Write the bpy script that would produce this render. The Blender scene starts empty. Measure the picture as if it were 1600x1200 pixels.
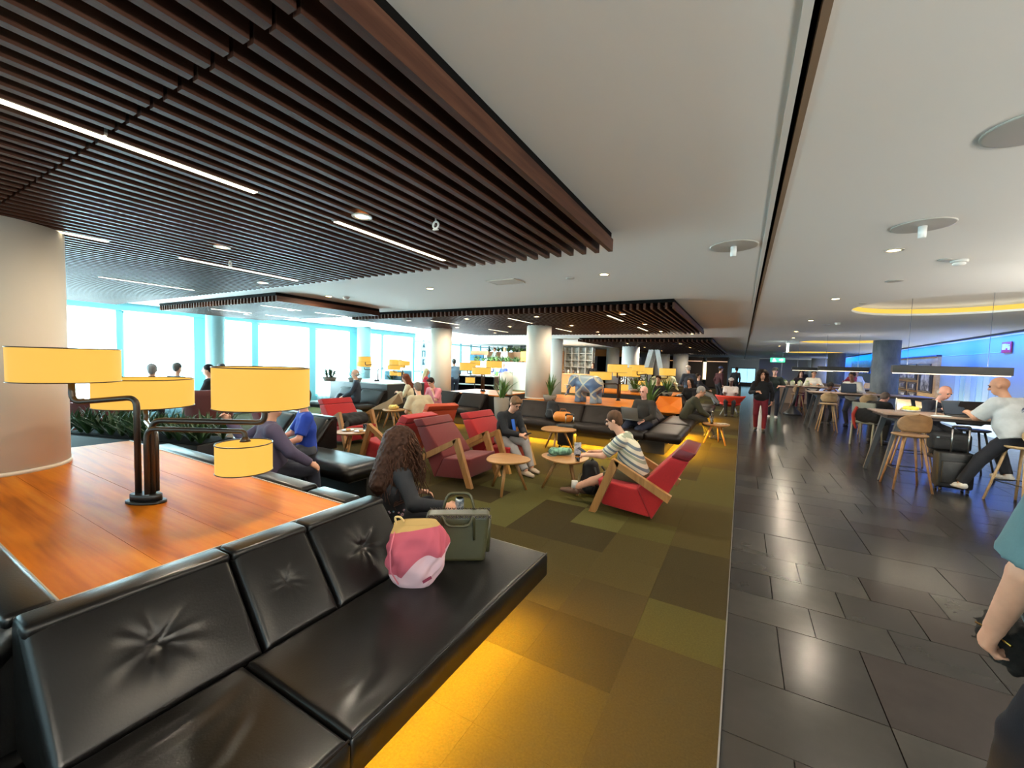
import bpy, bmesh, math, random
import numpy as np
from mathutils import Vector, Matrix

sc = bpy.context.scene
COL = sc.collection
random.seed(7)
RNG = np.random.default_rng(11)
PI = math.pi

# ------------------------------------------------------------------ camera
CAM_H = 1.68
cam_d = bpy.data.cameras.new('camera')
cam_d.sensor_fit = 'HORIZONTAL'
cam_d.sensor_width = 36.0
cam_d.lens = 636.0 / 1600.0 * 36.0
cam_d.clip_start = 0.02
cam_d.clip_end = 300
cam = bpy.data.objects.new('camera', cam_d)
COL.objects.link(cam)
_R = Vector((0.86990443, 0.49231025, 0.02994813))
_U = Vector((-0.05370542, 0.03418821, 0.99797139))
_F = Vector((-0.49028767, 0.86974811, -0.0561802))
cam.matrix_world = Matrix(((_R.x, _U.x, -_F.x, 0), (_R.y, _U.y, -_F.y, 0), (_R.z, _U.z, -_F.z, CAM_H), (0, 0, 0, 1)))
sc.camera = cam

# ------------------------------------------------------------------ world / exposure
W = bpy.data.worlds.new('world')
sc.world = W
W.use_nodes = True
_bg = W.node_tree.nodes['Background']
_bg.inputs['Color'].default_value = (0.80, 0.93, 1.0, 1)
_bg.inputs['Strength'].default_value = 2.4
sc.view_settings.view_transform = 'Standard'
sc.view_settings.look = 'None'
sc.view_settings.gamma = 1
sc.view_settings.use_curve_mapping = False
sc.view_settings.exposure = 0.5

ZC = 2.72      # ceiling height
ZS = 2.57      # underside of the timber slats


def area(name, loc, rot, sx, sy, power, col):
    l = bpy.data.lights.new(name, 'AREA')
    l.shape = 'RECTANGLE'
    l.size = sx
    l.size_y = sy
    l.energy = power
    l.color = col
    o = bpy.data.objects.new(name, l)
    o.location = loc
    o.rotation_euler = rot
    COL.objects.link(o)
    return o


# daylight entering from outside the glazed left facade
area('daylight_facade', (-13.6, 8.0, 1.7), (0, -PI / 2, 0), 3.4, 26.0, 3000, (0.72, 0.92, 1.0))
# daylight fill for the room, set outside an unseen glazed end behind the viewer
area('daylight_fill_back', (-2.0, -5.6, 1.5), (PI / 2, 0, PI), 20.0, 2.8, 1200, (0.86, 0.94, 1.0))
# added upward fill outside both glazed sides, meant to lift the ceiling
area('ceiling_fill_back', (-2.0, -6.4, -.3), (PI / 2 + .75, 0, PI), 20.0, 2.4, 9000, (1.0, 0.96, 0.88))
area('ceiling_fill_facade', (-14.6, 8.0, -.3), (0, -PI / 2 - .75, 0), 2.4, 24.0, 12000, (0.86, 0.97, 1.0))

# ------------------------------------------------------------------ materials
MATS = {}


def _n(nt, t, **kw):
    n = nt.nodes.new(t)
    for k, v in kw.items():
        setattr(n, k, v)
    return n


def rgb(h):
    """sRGB 0-255 triple -> linear rgba"""
    def f(c):
        c /= 255.0
        return c / 12.92 if c <= 0.04045 else ((c + 0.055) / 1.055) ** 2.4
    return (f(h[0]), f(h[1]), f(h[2]), 1.0)


def mat(name, col, rough=0.5, metal=0.0, col2=None, nscale=8.0, namt=0.5, bump=0.0, bscale=60.0,
        emit=None, estr=0.0, spec=0.5, coat=0.0, stretch=None, trans=0.0, alpha=1.0, sheen=0.0, rvar=0.0):
    if name in MATS:
        return MATS[name]
    m = bpy.data.materials.new(name)
    MATS[name] = m
    m.use_nodes = True
    nt = m.node_tree
    b = nt.nodes['Principled BSDF']
    c1 = rgb(col)
    b.inputs['Base Color'].default_value = c1
    b.inputs['Roughness'].default_value = rough
    b.inputs['Metallic'].default_value = metal
    b.inputs['Specular IOR Level'].default_value = spec
    b.inputs['Coat Weight'].default_value = coat
    b.inputs['Transmission Weight'].default_value = trans
    b.inputs['Alpha'].default_value = alpha
    b.inputs['Sheen Weight'].default_value = sheen
    if emit is not None:
        b.inputs['Emission Color'].default_value = rgb(emit)
        b.inputs['Emission Strength'].default_value = estr
    tc = None
    if col2 is not None or bump > 0 or rvar > 0:
        tc = _n(nt, 'ShaderNodeTexCoord')
        mp = _n(nt, 'ShaderNodeMapping')
        if stretch:
            mp.inputs['Scale'].default_value = stretch
        nt.links.new(tc.outputs['Object'], mp.inputs['Vector'])
    if col2 is not None:
        no = _n(nt, 'ShaderNodeTexNoise')
        no.inputs['Scale'].default_value = nscale
        no.inputs['Detail'].default_value = 5
        no.inputs['Roughness'].default_value = 0.62
        nt.links.new(mp.outputs['Vector'], no.inputs['Vector'])
        cr = _n(nt, 'ShaderNodeValToRGB')
        cr.color_ramp.elements[0].position = 0.5 - 0.5 * namt
        cr.color_ramp.elements[1].position = 0.5 + 0.5 * namt
        cr.color_ramp.elements[0].color = c1
        cr.color_ramp.elements[1].color = rgb(col2)
        nt.links.new(no.outputs['Fac'], cr.inputs['Fac'])
        nt.links.new(cr.outputs['Color'], b.inputs['Base Color'])
    if rvar > 0:
        n2 = _n(nt, 'ShaderNodeTexNoise')
        n2.inputs['Scale'].default_value = 3.0
        n2.inputs['Detail'].default_value = 6
        nt.links.new(mp.outputs['Vector'], n2.inputs['Vector'])
        mr = _n(nt, 'ShaderNodeMapRange')
        mr.inputs['From Min'].default_value = 0.3
        mr.inputs['From Max'].default_value = 0.7
        mr.inputs['To Min'].default_value = rough - rvar
        mr.inputs['To Max'].default_value = rough + rvar
        nt.links.new(n2.outputs['Fac'], mr.inputs['Value'])
        nt.links.new(mr.outputs['Result'], b.inputs['Roughness'])
    if bump > 0:
        n3 = _n(nt, 'ShaderNodeTexNoise')
        n3.inputs['Scale'].default_value = bscale
        n3.inputs['Detail'].default_value = 3
        nt.links.new(mp.outputs['Vector'], n3.inputs['Vector'])
        bp = _n(nt, 'ShaderNodeBump')
        bp.inputs['Strength'].default_value = bump
        bp.inputs['Distance'].default_value = 0.01
        nt.links.new(n3.outputs['Fac'], bp.inputs['Height'])
        nt.links.new(bp.outputs['Normal'], b.inputs['Normal'])
    return m


def wood(name, c1, c2, c3, axis=0, rough=0.35, scale=1.0, coat=0.0, spec=.5):
    if name in MATS:
        return MATS[name]
    m = bpy.data.materials.new(name)
    MATS[name] = m
    m.use_nodes = True
    nt = m.node_tree
    b = nt.nodes['Principled BSDF']
    b.inputs['Roughness'].default_value = rough
    b.inputs['Coat Weight'].default_value = coat
    b.inputs['Specular IOR Level'].default_value = spec
    tc = _n(nt, 'ShaderNodeTexCoord')
    mp = _n(nt, 'ShaderNodeMapping')
    s = [14 * scale, 14 * scale, 14 * scale]
    s[axis] = 1.1 * scale
    mp.inputs['Scale'].default_value = s
    nt.links.new(tc.outputs['Object'], mp.inputs['Vector'])
    n1 = _n(nt, 'ShaderNodeTexNoise')
    n1.inputs['Scale'].default_value = 0.7
    n1.inputs['Detail'].default_value = 3
    n1.inputs['Distortion'].default_value = 1.2
    n2 = _n(nt, 'ShaderNodeTexNoise')
    n2.inputs['Scale'].default_value = 5
    n2.inputs['Detail'].default_value = 6
    nt.links.new(mp.outputs['Vector'], n1.inputs['Vector'])
    nt.links.new(mp.outputs['Vector'], n2.inputs['Vector'])
    mx = _n(nt, 'ShaderNodeMath', operation='MULTIPLY_ADD')
    mx.inputs[1].default_value = 0.35
    nt.links.new(n2.outputs['Fac'], mx.inputs[0])
    nt.links.new(n1.outputs['Fac'], mx.inputs[2])
    cr = _n(nt, 'ShaderNodeValToRGB')
    e = cr.color_ramp.elements
    e[0].position = 0.48
    e[0].color = rgb(c1)
    e[1].position = 0.9
    e[1].color = rgb(c3)
    k = cr.color_ramp.elements.new(0.66)
    k.color = rgb(c2)
    nt.links.new(mx.outputs[0], cr.inputs['Fac'])
    nt.links.new(cr.outputs['Color'], b.inputs['Base Color'])
    return m


def emis(name, col, strength):
    return mat(name, (255, 255, 255), emit=col, estr=strength, rough=.6)


def stripes(name, cols, period, axis=2, rough=.8, rot=(0, 0, 0)):
    """woven stripes along an object axis; cols = [(pos, colour)...]"""
    if name in MATS:
        return MATS[name]
    m = bpy.data.materials.new(name)
    MATS[name] = m
    m.use_nodes = True
    nt = m.node_tree
    b = nt.nodes['Principled BSDF']
    b.inputs['Roughness'].default_value = rough
    tc = _n(nt, 'ShaderNodeTexCoord')
    mp = _n(nt, 'ShaderNodeMapping')
    mp.inputs['Rotation'].default_value = rot
    nt.links.new(tc.outputs['Object'], mp.inputs['Vector'])
    sx = _n(nt, 'ShaderNodeSeparateXYZ')
    nt.links.new(mp.outputs['Vector'], sx.inputs[0])
    d = _n(nt, 'ShaderNodeMath', operation='DIVIDE')
    d.inputs[1].default_value = period
    nt.links.new(sx.outputs[axis], d.inputs[0])
    fr = _n(nt, 'ShaderNodeMath', operation='FRACT')
    nt.links.new(d.outputs[0], fr.inputs[0])
    cr = _n(nt, 'ShaderNodeValToRGB')
    cr.color_ramp.interpolation = 'CONSTANT'
    cr.color_ramp.elements[0].color = rgb(cols[0][1])
    cr.color_ramp.elements[1].position = cols[1][0]
    cr.color_ramp.elements[1].color = rgb(cols[1][1])
    for p, c in cols[2:]:
        cr.color_ramp.elements.new(p).color = rgb(c)
    nt.links.new(fr.outputs[0], cr.inputs['Fac'])
    nt.links.new(cr.outputs['Color'], b.inputs['Base Color'])
    return m


# ------------------------------------------------------------------ mesh builder
class MB:
    def __init__(s):
        s.v = []
        s.f = []
        s.sm = []

    def add(s, v, f, smooth=False):
        o = len(s.v)
        s.v.extend([tuple(map(float, p)) for p in v])
        s.f.extend([tuple(int(i) + o for i in q) for q in f])
        s.sm.extend([smooth] * len(f))
        return s

    def box(s, x0, x1, y0, y1, z0, z1):
        v = [(x0, y0, z0), (x1, y0, z0), (x1, y1, z0), (x0, y1, z0), (x0, y0, z1), (x1, y0, z1), (x1, y1, z1), (x0, y1, z1)]
        f = [(0, 3, 2, 1), (4, 5, 6, 7), (0, 1, 5, 4), (1, 2, 6, 5), (2, 3, 7, 6), (3, 0, 4, 7)]
        return s.add(v, f)

    def cbox(s, c, size, rz=0, rx=0, ry=0, bev=0.0, seg=2, smooth=None):
        hx, hy, hz = size[0] / 2, size[1] / 2, size[2] / 2
        M = Matrix.Translation(c) @ Matrix.Rotation(rz, 4, 'Z') @ Matrix.Rotation(ry, 4, 'Y') @ Matrix.Rotation(rx, 4, 'X')
        v, f = rbox(hx, hy, hz, bev, seg)
        return s.add([M @ Vector(p) for p in v], f, (bev > 0) if smooth is None else smooth)

    def hexa(s, p):
        """box from 8 corners: bottom 4 (ccw) then top 4"""
        return s.add(p, [(0, 3, 2, 1), (4, 5, 6, 7), (0, 1, 5, 4), (1, 2, 6, 5), (2, 3, 7, 6), (3, 0, 4, 7)])

    def bar(s, a, b, w, h, up=(0, 0, 1), w2=None, h2=None):
        a, b = Vector(a), Vector(b)
        d = (b - a).normalized()
        u = Vector(up)
        sx = d.cross(u)
        if sx.length < 1e-5:
            sx = d.cross(Vector((1, 0, 0)))
        sx.normalize()
        u = sx.cross(d).normalized()
        w2 = w if w2 is None else w2
        h2 = h if h2 is None else h2
        q = []
        for c, ww, hh in ((a, w, h), (b, w2, h2)):
            for i, j in ((-1, -1), (1, -1), (1, 1), (-1, 1)):
                q.append(c + sx * (i * ww / 2) + u * (j * hh / 2))
        return s.add(q, [(0, 3, 2, 1), (4, 5, 6, 7), (0, 1, 5, 4), (1, 2, 6, 5), (2, 3, 7, 6), (3, 0, 4, 7)])

    def tube(s, pts, r, seg=8, cap=True, smooth=True):
        pts = [Vector(p) for p in pts]
        n = len(pts)
        rs = [r] * n if isinstance(r, (int, float)) else list(r)
        t = [(pts[min(i + 1, n - 1)] - pts[max(i - 1, 0)]).normalized() for i in range(n)]
        u = t[0].orthogonal().normalized()
        v = []
        for i in range(n):
            u = (u - t[i] * u.dot(t[i]))
            if u.length < 1e-6:
                u = t[i].orthogonal()
            u.normalize()
            w = t[i].cross(u)
            for k in range(seg):
                a = 2 * PI * k / seg
                v.append(pts[i] + (u * math.cos(a) + w * math.sin(a)) * rs[i])
        f = []
        for i in range(n - 1):
            for k in range(seg):
                k2 = (k + 1) % seg
                f.append((i * seg + k, i * seg + k2, (i + 1) * seg + k2, (i + 1) * seg + k))
        s.add(v, f, smooth)
        if cap:
            o = len(s.v) - len(v)
            s.f.append(tuple(o + k for k in reversed(range(seg))))
            s.f.append(tuple(o + (n - 1) * seg + k for k in range(seg)))
            s.sm += [False, False]
        return s

    def lathe(s, prof, c=(0, 0, 0), seg=24, smooth=True, sx=1.0, sy=1.0, caps=True):
        v = []
        for r, z in prof:
            for k in range(seg):
                a = 2 * PI * k / seg
                v.append((c[0] + r * math.cos(a) * sx, c[1] + r * math.sin(a) * sy, c[2] + z))
        f = []
        n = len(prof)
        for i in range(n - 1):
            for k in range(seg):
                k2 = (k + 1) % seg
                f.append((i * seg + k, i * seg + k2, (i + 1) * seg + k2, (i + 1) * seg + k))
        s.add(v, f, smooth)
        o = len(s.v) - len(v)
        if prof[0] == prof[-1] or not caps:
            return s
        if prof[0][0] > 1e-4:
            s.f.append(tuple(o + k for k in reversed(range(seg))))
            s.sm.append(False)
        if prof[-1][0] > 1e-4:
            s.f.append(tuple(o + (n - 1) * seg + k for k in range(seg)))
            s.sm.append(False)
        return s

    def prism(s, poly, a0, a1, axis='z', smooth=False):
        """extrude a ccw polygon; axis 'z': poly=(x,y); 'y': poly=(x,z); 'x': poly=(y,z)"""
        def P(p, a):
            if axis == 'z':
                return (p[0], p[1], a)
            if axis == 'y':
                return (p[0], a, p[1])
            return (a, p[0], p[1])
        n = len(poly)
        v = [P(p, a0) for p in poly] + [P(p, a1) for p in poly]
        f = [tuple(reversed(range(n))), tuple(range(n, 2 * n))]
        f += [(i, (i + 1) % n, n + (i + 1) % n, n + i) for i in range(n)]
        if axis == 'y':
            f = [tuple(reversed(q)) for q in f]
        return s.add(v, f, smooth)

    def ball(s, c, r, seg=12, rings=8):
        r = (r, r, r) if isinstance(r, (int, float)) else r
        prof = [(math.sin(PI * i / rings), -math.cos(PI * i / rings)) for i in range(rings + 1)]
        prof[0] = (1e-5, -1)
        prof[-1] = (1e-5, 1)
        v = []
        for q, z in prof:
            for k in range(seg):
                a = 2 * PI * k / seg
                v.append((c[0] + r[0] * q * math.cos(a), c[1] + r[1] * q * math.sin(a), c[2] + r[2] * z))
        f = []
        for i in range(rings):
            for k in range(seg):
                k2 = (k + 1) % seg
                f.append((i * seg + k, i * seg + k2, (i + 1) * seg + k2, (i + 1) * seg + k))
        return s.add(v, f, True)

    def grid(s, fn, nu, nv, smooth=True):
        v = [fn(i / nu, j / nv) for j in range(nv + 1) for i in range(nu + 1)]
        f = [(j * (nu + 1) + i, j * (nu + 1) + i + 1, (j + 1) * (nu + 1) + i + 1, (j + 1) * (nu + 1) + i) for j in range(nv) for i in range(nu)]
        return s.add(v, f, smooth)


_RB = {}


def rbox(hx, hy, hz, bev, seg=2):
    key = (round(hx, 4), round(hy, 4), round(hz, 4), bev, seg)
    if key in _RB:
        return _RB[key]
    bm = bmesh.new()
    bmesh.ops.create_cube(bm, size=2)
    for v in bm.verts:
        v.co = Vector((v.co.x * hx, v.co.y * hy, v.co.z * hz))
    if bev > 0:
        bmesh.ops.bevel(bm, geom=list(bm.edges), offset=min(bev, hx * .98, hy * .98, hz * .98), segments=seg, profile=0.5, affect='EDGES')
    bm.verts.ensure_lookup_table()
    r = ([tuple(v.co) for v in bm.verts], [tuple(v.index for v in f.verts) for f in bm.faces])
    bm.free()
    _RB[key] = r
    return r


def mesh_of(name, mb, m=None):
    me = bpy.data.meshes.new(name)
    me.from_pydata(mb.v, [], mb.f)
    me.polygons.foreach_set('use_smooth', mb.sm)
    for k in (m if isinstance(m, (list, tuple)) else [m]):
        if k is not None:
            me.materials.append(k)
    me.update()
    return me


def ob(name, mb, m, parent=None, loc=None, rz=0.0):
    me = mb if isinstance(mb, bpy.types.Mesh) else mesh_of(name, mb, m)
    o = bpy.data.objects.new(name, me)
    COL.objects.link(o)
    if parent is not None:
        o.parent = parent
    if loc is not None:
        o.location = loc
    if rz:
        o.rotation_euler.z = rz
    return o


def tag(o, label=None, cat=None, group=None, kind=None):
    if label:
        o['label'] = label
    if cat:
        o['category'] = cat
    if group:
        o['group'] = group
    if kind:
        o['kind'] = kind
    return o


def thing(name, label, cat, loc=(0, 0, 0), rz=0.0, group=None):
    o = bpy.data.objects.new(name, None)
    o.empty_display_size = .1
    COL.objects.link(o)
    o.location = loc
    o.rotation_euler = (0, 0, rz)
    return tag(o, label, cat, group)


def dup(root, loc, rz, label=None, group=None, scale=None, swap=None):
    def cp(o, par):
        c = o.copy()
        COL.objects.link(c)
        c.parent = par
        if swap and c.type == 'MESH':
            for i, sl in enumerate(c.material_slots):
                if sl.material and sl.material.name in swap:
                    sl.link = 'OBJECT'
                    sl.material = swap[sl.material.name]
        for ch in list(KIDS.get(o.name, [])) or list(o.children):
            cp(ch, c)
        return c
    r = cp(root, None)
    r.location = loc
    r.rotation_euler = (0, 0, rz)
    if scale:
        r.scale = (scale,) * 3
    if label:
        r['label'] = label
    if group:
        r['group'] = group
    return r


KIDS = {}


def light(kind, name, loc, power, col, size=.05, spot=None, rot=None, blend=.6):
    l = bpy.data.lights.new(name, kind)
    l.energy = power
    l.color = col
    if kind in ('POINT', 'SPOT'):
        l.shadow_soft_size = size
    if kind == 'SPOT':
        l.spot_size = spot
        l.spot_blend = blend
    o = bpy.data.objects.new(name, l)
    o.location = loc
    if rot:
        o.rotation_euler = rot
    COL.objects.link(o)
    return o


# common materials
M_WHITE = mat('white_paint', (205, 203, 198), rough=.85, bump=.03, bscale=220)
M_CEIL = mat('ceiling_plaster', (222, 220, 215), rough=.92, bump=.06, bscale=300)
M_BLACK = mat('black_metal', (22, 21, 21), rough=.45)
M_DARK = mat('dark_void', (10, 9, 8), rough=.95, spec=.1)
M_BRONZE = mat('bronze_tube', (74, 66, 60), rough=.34, metal=.75)
M_SLAT = wood('slat_wood', (58, 36, 28), (74, 48, 37), (90, 62, 48), axis=1, rough=.5, spec=.12)
M_OAK = wood('pale_oak', (134, 92, 48), (152, 108, 60), (166, 122, 72), axis=2, rough=.45)
M_OAKX = wood('pale_oak_rail', (138, 94, 46), (156, 110, 58), (168, 124, 70), axis=0, rough=.4)
M_TOP = wood('walnut_top', (158, 84, 18), (188, 106, 24), (204, 130, 40), axis=0, rough=.36, scale=.55, spec=.03)
M_LEATHER = mat('black_leather', (16, 15, 15), rough=.31, bump=.06, bscale=130, spec=.36)
M_LEATHER2 = mat('brown_black_leather', (30, 24, 21), rough=.42, bump=.08, bscale=110, spec=.2)
M_RED = mat('red_wool', (164, 18, 22), col2=(140, 12, 18), nscale=90, rough=.85, bump=.1, bscale=300, sheen=.1)
M_MAROON = mat('maroon_wool', (108, 32, 31), col2=(92, 24, 26), nscale=90, rough=.85, bump=.1, bscale=300, sheen=.1)
M_WINE = mat('wine_leather', (104, 22, 30), rough=.4)
M_ORANGE = mat('orange_wool', (176, 66, 26), col2=(156, 54, 22), nscale=90, rough=.85, bump=.1, bscale=300)
M_SHADE = mat('lamp_shade_linen', (110, 76, 34), rough=.85, emit=(255, 196, 82), estr=.66)
M_CHROME = mat('brushed_steel', (190, 190, 190), rough=.28, metal=1)
M_GLASS = mat('clear_glass', (240, 248, 250), rough=.03, trans=1.0)
M_PLANT = mat('leaf_green', (46, 82, 34), col2=(90, 120, 52), nscale=6, rough=.5)
M_PLANT2 = mat('leaf_dark', (26, 48, 28), col2=(52, 84, 44), nscale=6, rough=.45)

# ================================================================== SETTING
# ---- carpet: half-metre tiles in five tones
TONES = [((54, 47, 25), (70, 61, 33)), ((51, 44, 25), (66, 57, 33)), ((58, 54, 27), (74, 69, 35)),
         ((68, 66, 35), (86, 83, 46)), ((44, 38, 22), (58, 50, 29))]
CT = [mat('carpet_tone_%d' % i, a, col2=b, nscale=90, namt=.5, rough=.98, bump=.55, bscale=420, spec=.1) for i, (a, b) in enumerate(TONES)]
fl = tag(ob('floor', MB().box(-12.6, 8.5, -4.5, 60, -.12, -.012), M_DARK), kind='structure')
carpet = tag(thing('floor_carpet', None, None), kind='structure')
def tile_mesh(w, d, g, z, m, top=0.0):
    return mesh_of('tile', MB().box(g, w - g, g, d - g, z, top), m)
CTM = [tile_mesh(.5, .5, .0005, -.012, c) for c in CT]
rest = [MB() for _ in CT]
rc = random.Random(3)
grid_tone = {}
for j in range(-9, 70):
    for i in range(24):
        if (i, j) not in grid_tone:
            t = rc.choices(range(5), (4, 3, 3, 1.6, 2))[0]
            for a, b in rc.choice((((0, 0),), ((0, 0), (0, 1)), ((0, 0), (1, 0)), ((0, 0), (0, 1), (1, 0), (1, 1)))):
                grid_tone.setdefault((i + a, j + b), t)
for j, t in ((6, 4), (7, 4), (5, 2), (8, 0)):
    grid_tone[(0, j)] = t
for k, t in {(4, 7): 3, (5, 7): 3, (4, 8): 3, (5, 8): 4, (3, 8): 4, (3, 7): 4, (4, 9): 3, (3, 9): 3, (2, 7): 4, (2, 6): 0, (1, 5): 1, (2, 5): 0, (1, 6): 0, (1, 7): 0}.items():
    grid_tone[k] = t
cells = sorted(((-.25 - .5 * i) ** 2 + (.25 + .5 * j) ** 2, i, j) for (i, j) in grid_tone if i < 24 and -9 <= j < 70)
nb = 0
for d2, i, j in cells:
    x, y, t = -.5 - .5 * i, .5 * j, grid_tone[(i, j)]
    if j >= 1 and nb < 300:
        ob('carpet_tile', CTM[t], None, carpet, (x, y, 0))
        nb += 1
    else:
        rest[t].box(x, x + .5, y, y + .5, -.012, 0)
for t in range(5):
    tag(ob('carpet_field', rest[t], CT[t], carpet), kind='stuff')

# ---- dark stone walkway, random-length slabs in uneven rows
ST = [mat('stone_tone_%d' % i, a, col2=b, nscale=3.5, namt=.9, rough=.22, spec=.14) for i, (a, b) in
      enumerate([((40, 40, 40), (52, 51, 50)), ((35, 35, 35), (46, 45, 45)), ((45, 45, 44), (58, 56, 54)), ((36, 33, 33), (48, 44, 43))])]
walk = tag(thing('floor_walkway', None, None), kind='structure')
rs = random.Random(5)
rows = [-4.4]
seq = [.6, .38, .4, .38]
ys = [3.11, 3.47, 3.85, 4.24, 4.83, 5.44, 5.8]
y = 3.11
down = []
while y > -4.3:
    y -= rs.choice((.38, .44, .6))
    down.append(y)
rows = down[::-1] + ys
y = 5.8
while y < 59:
    y += rs.choice((.36, .4, .6))
    rows.append(y)
slabs = []
for y0, y1 in zip(rows[:-1], rows[1:]):
    x = .004
    first = rs.choice((.28, .49, .7))
    while x < 8.4:
        w = first if x < .01 else rs.choice((.42, .42, .63, .84))
        slabs.append((x * x + y0 * y0 if y0 > .3 else 1e6 + y0 * y0, x, min(x + w, 8.4), y0, y1, rs.randrange(4), rs.uniform(-.0012, 0)))
        x += w
slabs.sort()
srest = MB()
for k, (d, x0, x1, y0, y1, t, dz) in enumerate(slabs):
    g = .003
    if k < 300:
        o = ob('stone_slab', MB().box(x0 + g, x1 - g, y0 + g, y1 - g, -.012, dz), ST[t], walk)
    else:
        srest.box(x0 + g, x1 - g, y0 + g, y1 - g, -.012, dz)
tag(ob('slab_field', srest, ST[0], walk), kind='stuff')
tag(ob('trim_1', MB().box(-.004, .004, -4.4, 59, -.012, .003), M_CHROME), kind='structure')

# ---- ceiling with a shadow slot and three round coves
COVES = [(2.85, 8.75, 1.3), (3.15, 18.75, 1.35), (3.6, 30.0, 1.5)]
ce = MB()
ce.box(-12.6, .119, -4.5, 60, ZC, ZC + .12)
ycur = -4.5
for cx, cy, r in COVES:
    h = r + .25
    ce.box(.145, 8.5, ycur, cy - h, ZC, ZC + .12)
    ce.box(.145, cx - h, cy - h, cy + h, ZC, ZC + .12)
    ce.box(cx + h, 8.5, cy - h, cy + h, ZC, ZC + .12)
    N = 64
    v = []
    for k in range(N):
        a = 2 * PI * k / N
        c, s = math.cos(a), math.sin(a)
        q = h / max(abs(c), abs(s))
        v += [(cx + c * r, cy + s * r, ZC), (cx + c * q, cy + s * q, ZC), (cx + c * r, cy + s * r, ZC + .035)]
    f = []
    for k in range(N):
        k2 = (k + 1) % N
        f += [(3 * k, 3 * k2, 3 * k2 + 1, 3 * k + 1), (3 * k, 3 * k + 2, 3 * k2 + 2, 3 * k2)]
    ce.add(v, f)
    ycur = cy + h
ce.box(.145, 8.5, ycur, 60, ZC, ZC + .12)
tag(ob('ceiling', ce, M_CEIL), kind='structure')
tag(ob('trim_2', MB().box(.11, .18, -4.5, 60, ZC + .121, ZC + .14).box(.1195, .122, -4.5, 60, ZC, ZC + .12).box(.143, .146, -4.5, 60, ZC + .03, ZC + .12), M_DARK), kind='structure')
tag(ob('trim_3', MB().box(.094, .121, -4.5, 60, ZC - .006, ZC - .0005), mat('slot_white', (214, 212, 206), rough=.5)), kind='structure')
tag(ob('trim_4', MB().box(.143, .168, -4.5, 60, ZC - .004, ZC + .03), mat('slot_brown', (128, 106, 84), rough=.6)), kind='structure')
M_LED = mat('cove_led', (40, 26, 6), rough=.7, emit=(255, 206, 84), estr=.8)
for n, (cx, cy, r) in enumerate(COVES):
    c = thing('ceiling_cove', ('largest round ceiling recess with glowing yellow rim above the nearest high table',
                               'middle round ceiling recess with yellow rim beside the stone column',
                               'farthest thin yellow-rimmed ceiling recess')[n], 'ceiling recess', (cx, cy, ZC))
    ob('dome', MB().lathe([(r + .2, .03), (r + .2, .16), (r * .8, .2), (.001, .24)], seg=48, caps=False), M_CEIL, c)
    q = MB().lathe([(r + .012, .036), (r + .012, .115), (r + .02, .115), (r + .02, .036), (r + .012, .036)], seg=64)
    ob('led_ring', q, M_LED, c)

# ---- facade on the left: sills, mullions, panes, sheer curtains
XW = -12.15
wl = MB()
wl.box(XW - .25, XW, -4.5, 13.05, 0, .35).box(XW - .25, XW + .05, -4.5, 13.05, 2.55, ZC)
for a, b in ((-4.5, -2.2), (3.58, 3.68), (5.05, 5.45), (6.44, 6.63), (8.2, 8.44), (9.75, 10.3), (11.2, 11.29), (12.9, 13.05), (-.6, -.5), (1.4, 1.5)):
    wl.box(XW - .2, XW, a, b, .35, 2.55)
M_FRAME = mat('facade_frame', (120, 186, 196), rough=.5)
tag(ob('wall_left', wl, M_FRAME), kind='structure')
M_PANE = bpy.data.materials.new('facade_glass')
M_PANE.use_nodes = True
_nt = M_PANE.node_tree
_nt.nodes.remove(_nt.nodes['Principled BSDF'])
_t = _n(_nt, 'ShaderNodeBsdfTransparent')
_t.inputs[0].default_value = (.86, .97, .98, 1)
_g = _n(_nt, 'ShaderNodeBsdfGlossy')
_g.inputs['Roughness'].default_value = .03
_m = _n(_nt, 'ShaderNodeMixShader')
_m.inputs[0].default_value = .06
_nt.links.new(_t.outputs[0], _m.inputs[1])
_nt.links.new(_g.outputs[0], _m.inputs[2])
_nt.links.new(_m.outputs[0], _nt.nodes['Material Output'].inputs[0])
M_SHEER = bpy.data.materials.new('sheer_voile')
M_SHEER.use_nodes = True
_nt = M_SHEER.node_tree
_nt.nodes.remove(_nt.nodes['Principled BSDF'])
_t = _n(_nt, 'ShaderNodeBsdfTranslucent')
_t.inputs[0].default_value = (.86, .88, .9, 1)
_d = _n(_nt, 'ShaderNodeBsdfDiffuse')
_d.inputs[0].default_value = (.85, .86, .88, 1)
_tp = _n(_nt, 'ShaderNodeBsdfTransparent')
_m = _n(_nt, 'ShaderNodeMixShader')
_m.inputs[0].default_value = .3
_m2 = _n(_nt, 'ShaderNodeMixShader')
_m2.inputs[0].default_value = .3
_nt.links.new(_t.outputs[0], _m.inputs[1])
_nt.links.new(_d.outputs[0], _m.inputs[2])
_nt.links.new(_m.outputs[0], _m2.inputs[1])
_nt.links.new(_tp.outputs[0], _m2.inputs[2])
_nt.links.new(_m2.outputs[0], _nt.nodes['Material Output'].inputs[0])
WIN = [(-2.2, -.6), (-.5, 1.4), (1.5, 3.58), (3.68, 5.05), (5.45, 6.44), (6.63, 8.2), (8.44, 9.75), (10.3, 11.2), (11.29, 12.9)]
WLAB = ['sheer white curtain in the nearest window, behind the wide column', 'sheer curtain across the window left of the first facade column', 'sheer curtain right of the first facade column',
        'sheer curtain in the window behind the large rear lamp shade', 'sheer curtain in the window left of the second facade column', 'narrow sheer curtain right of the second facade column',
        'last sheer curtain before the glass corner']
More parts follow.
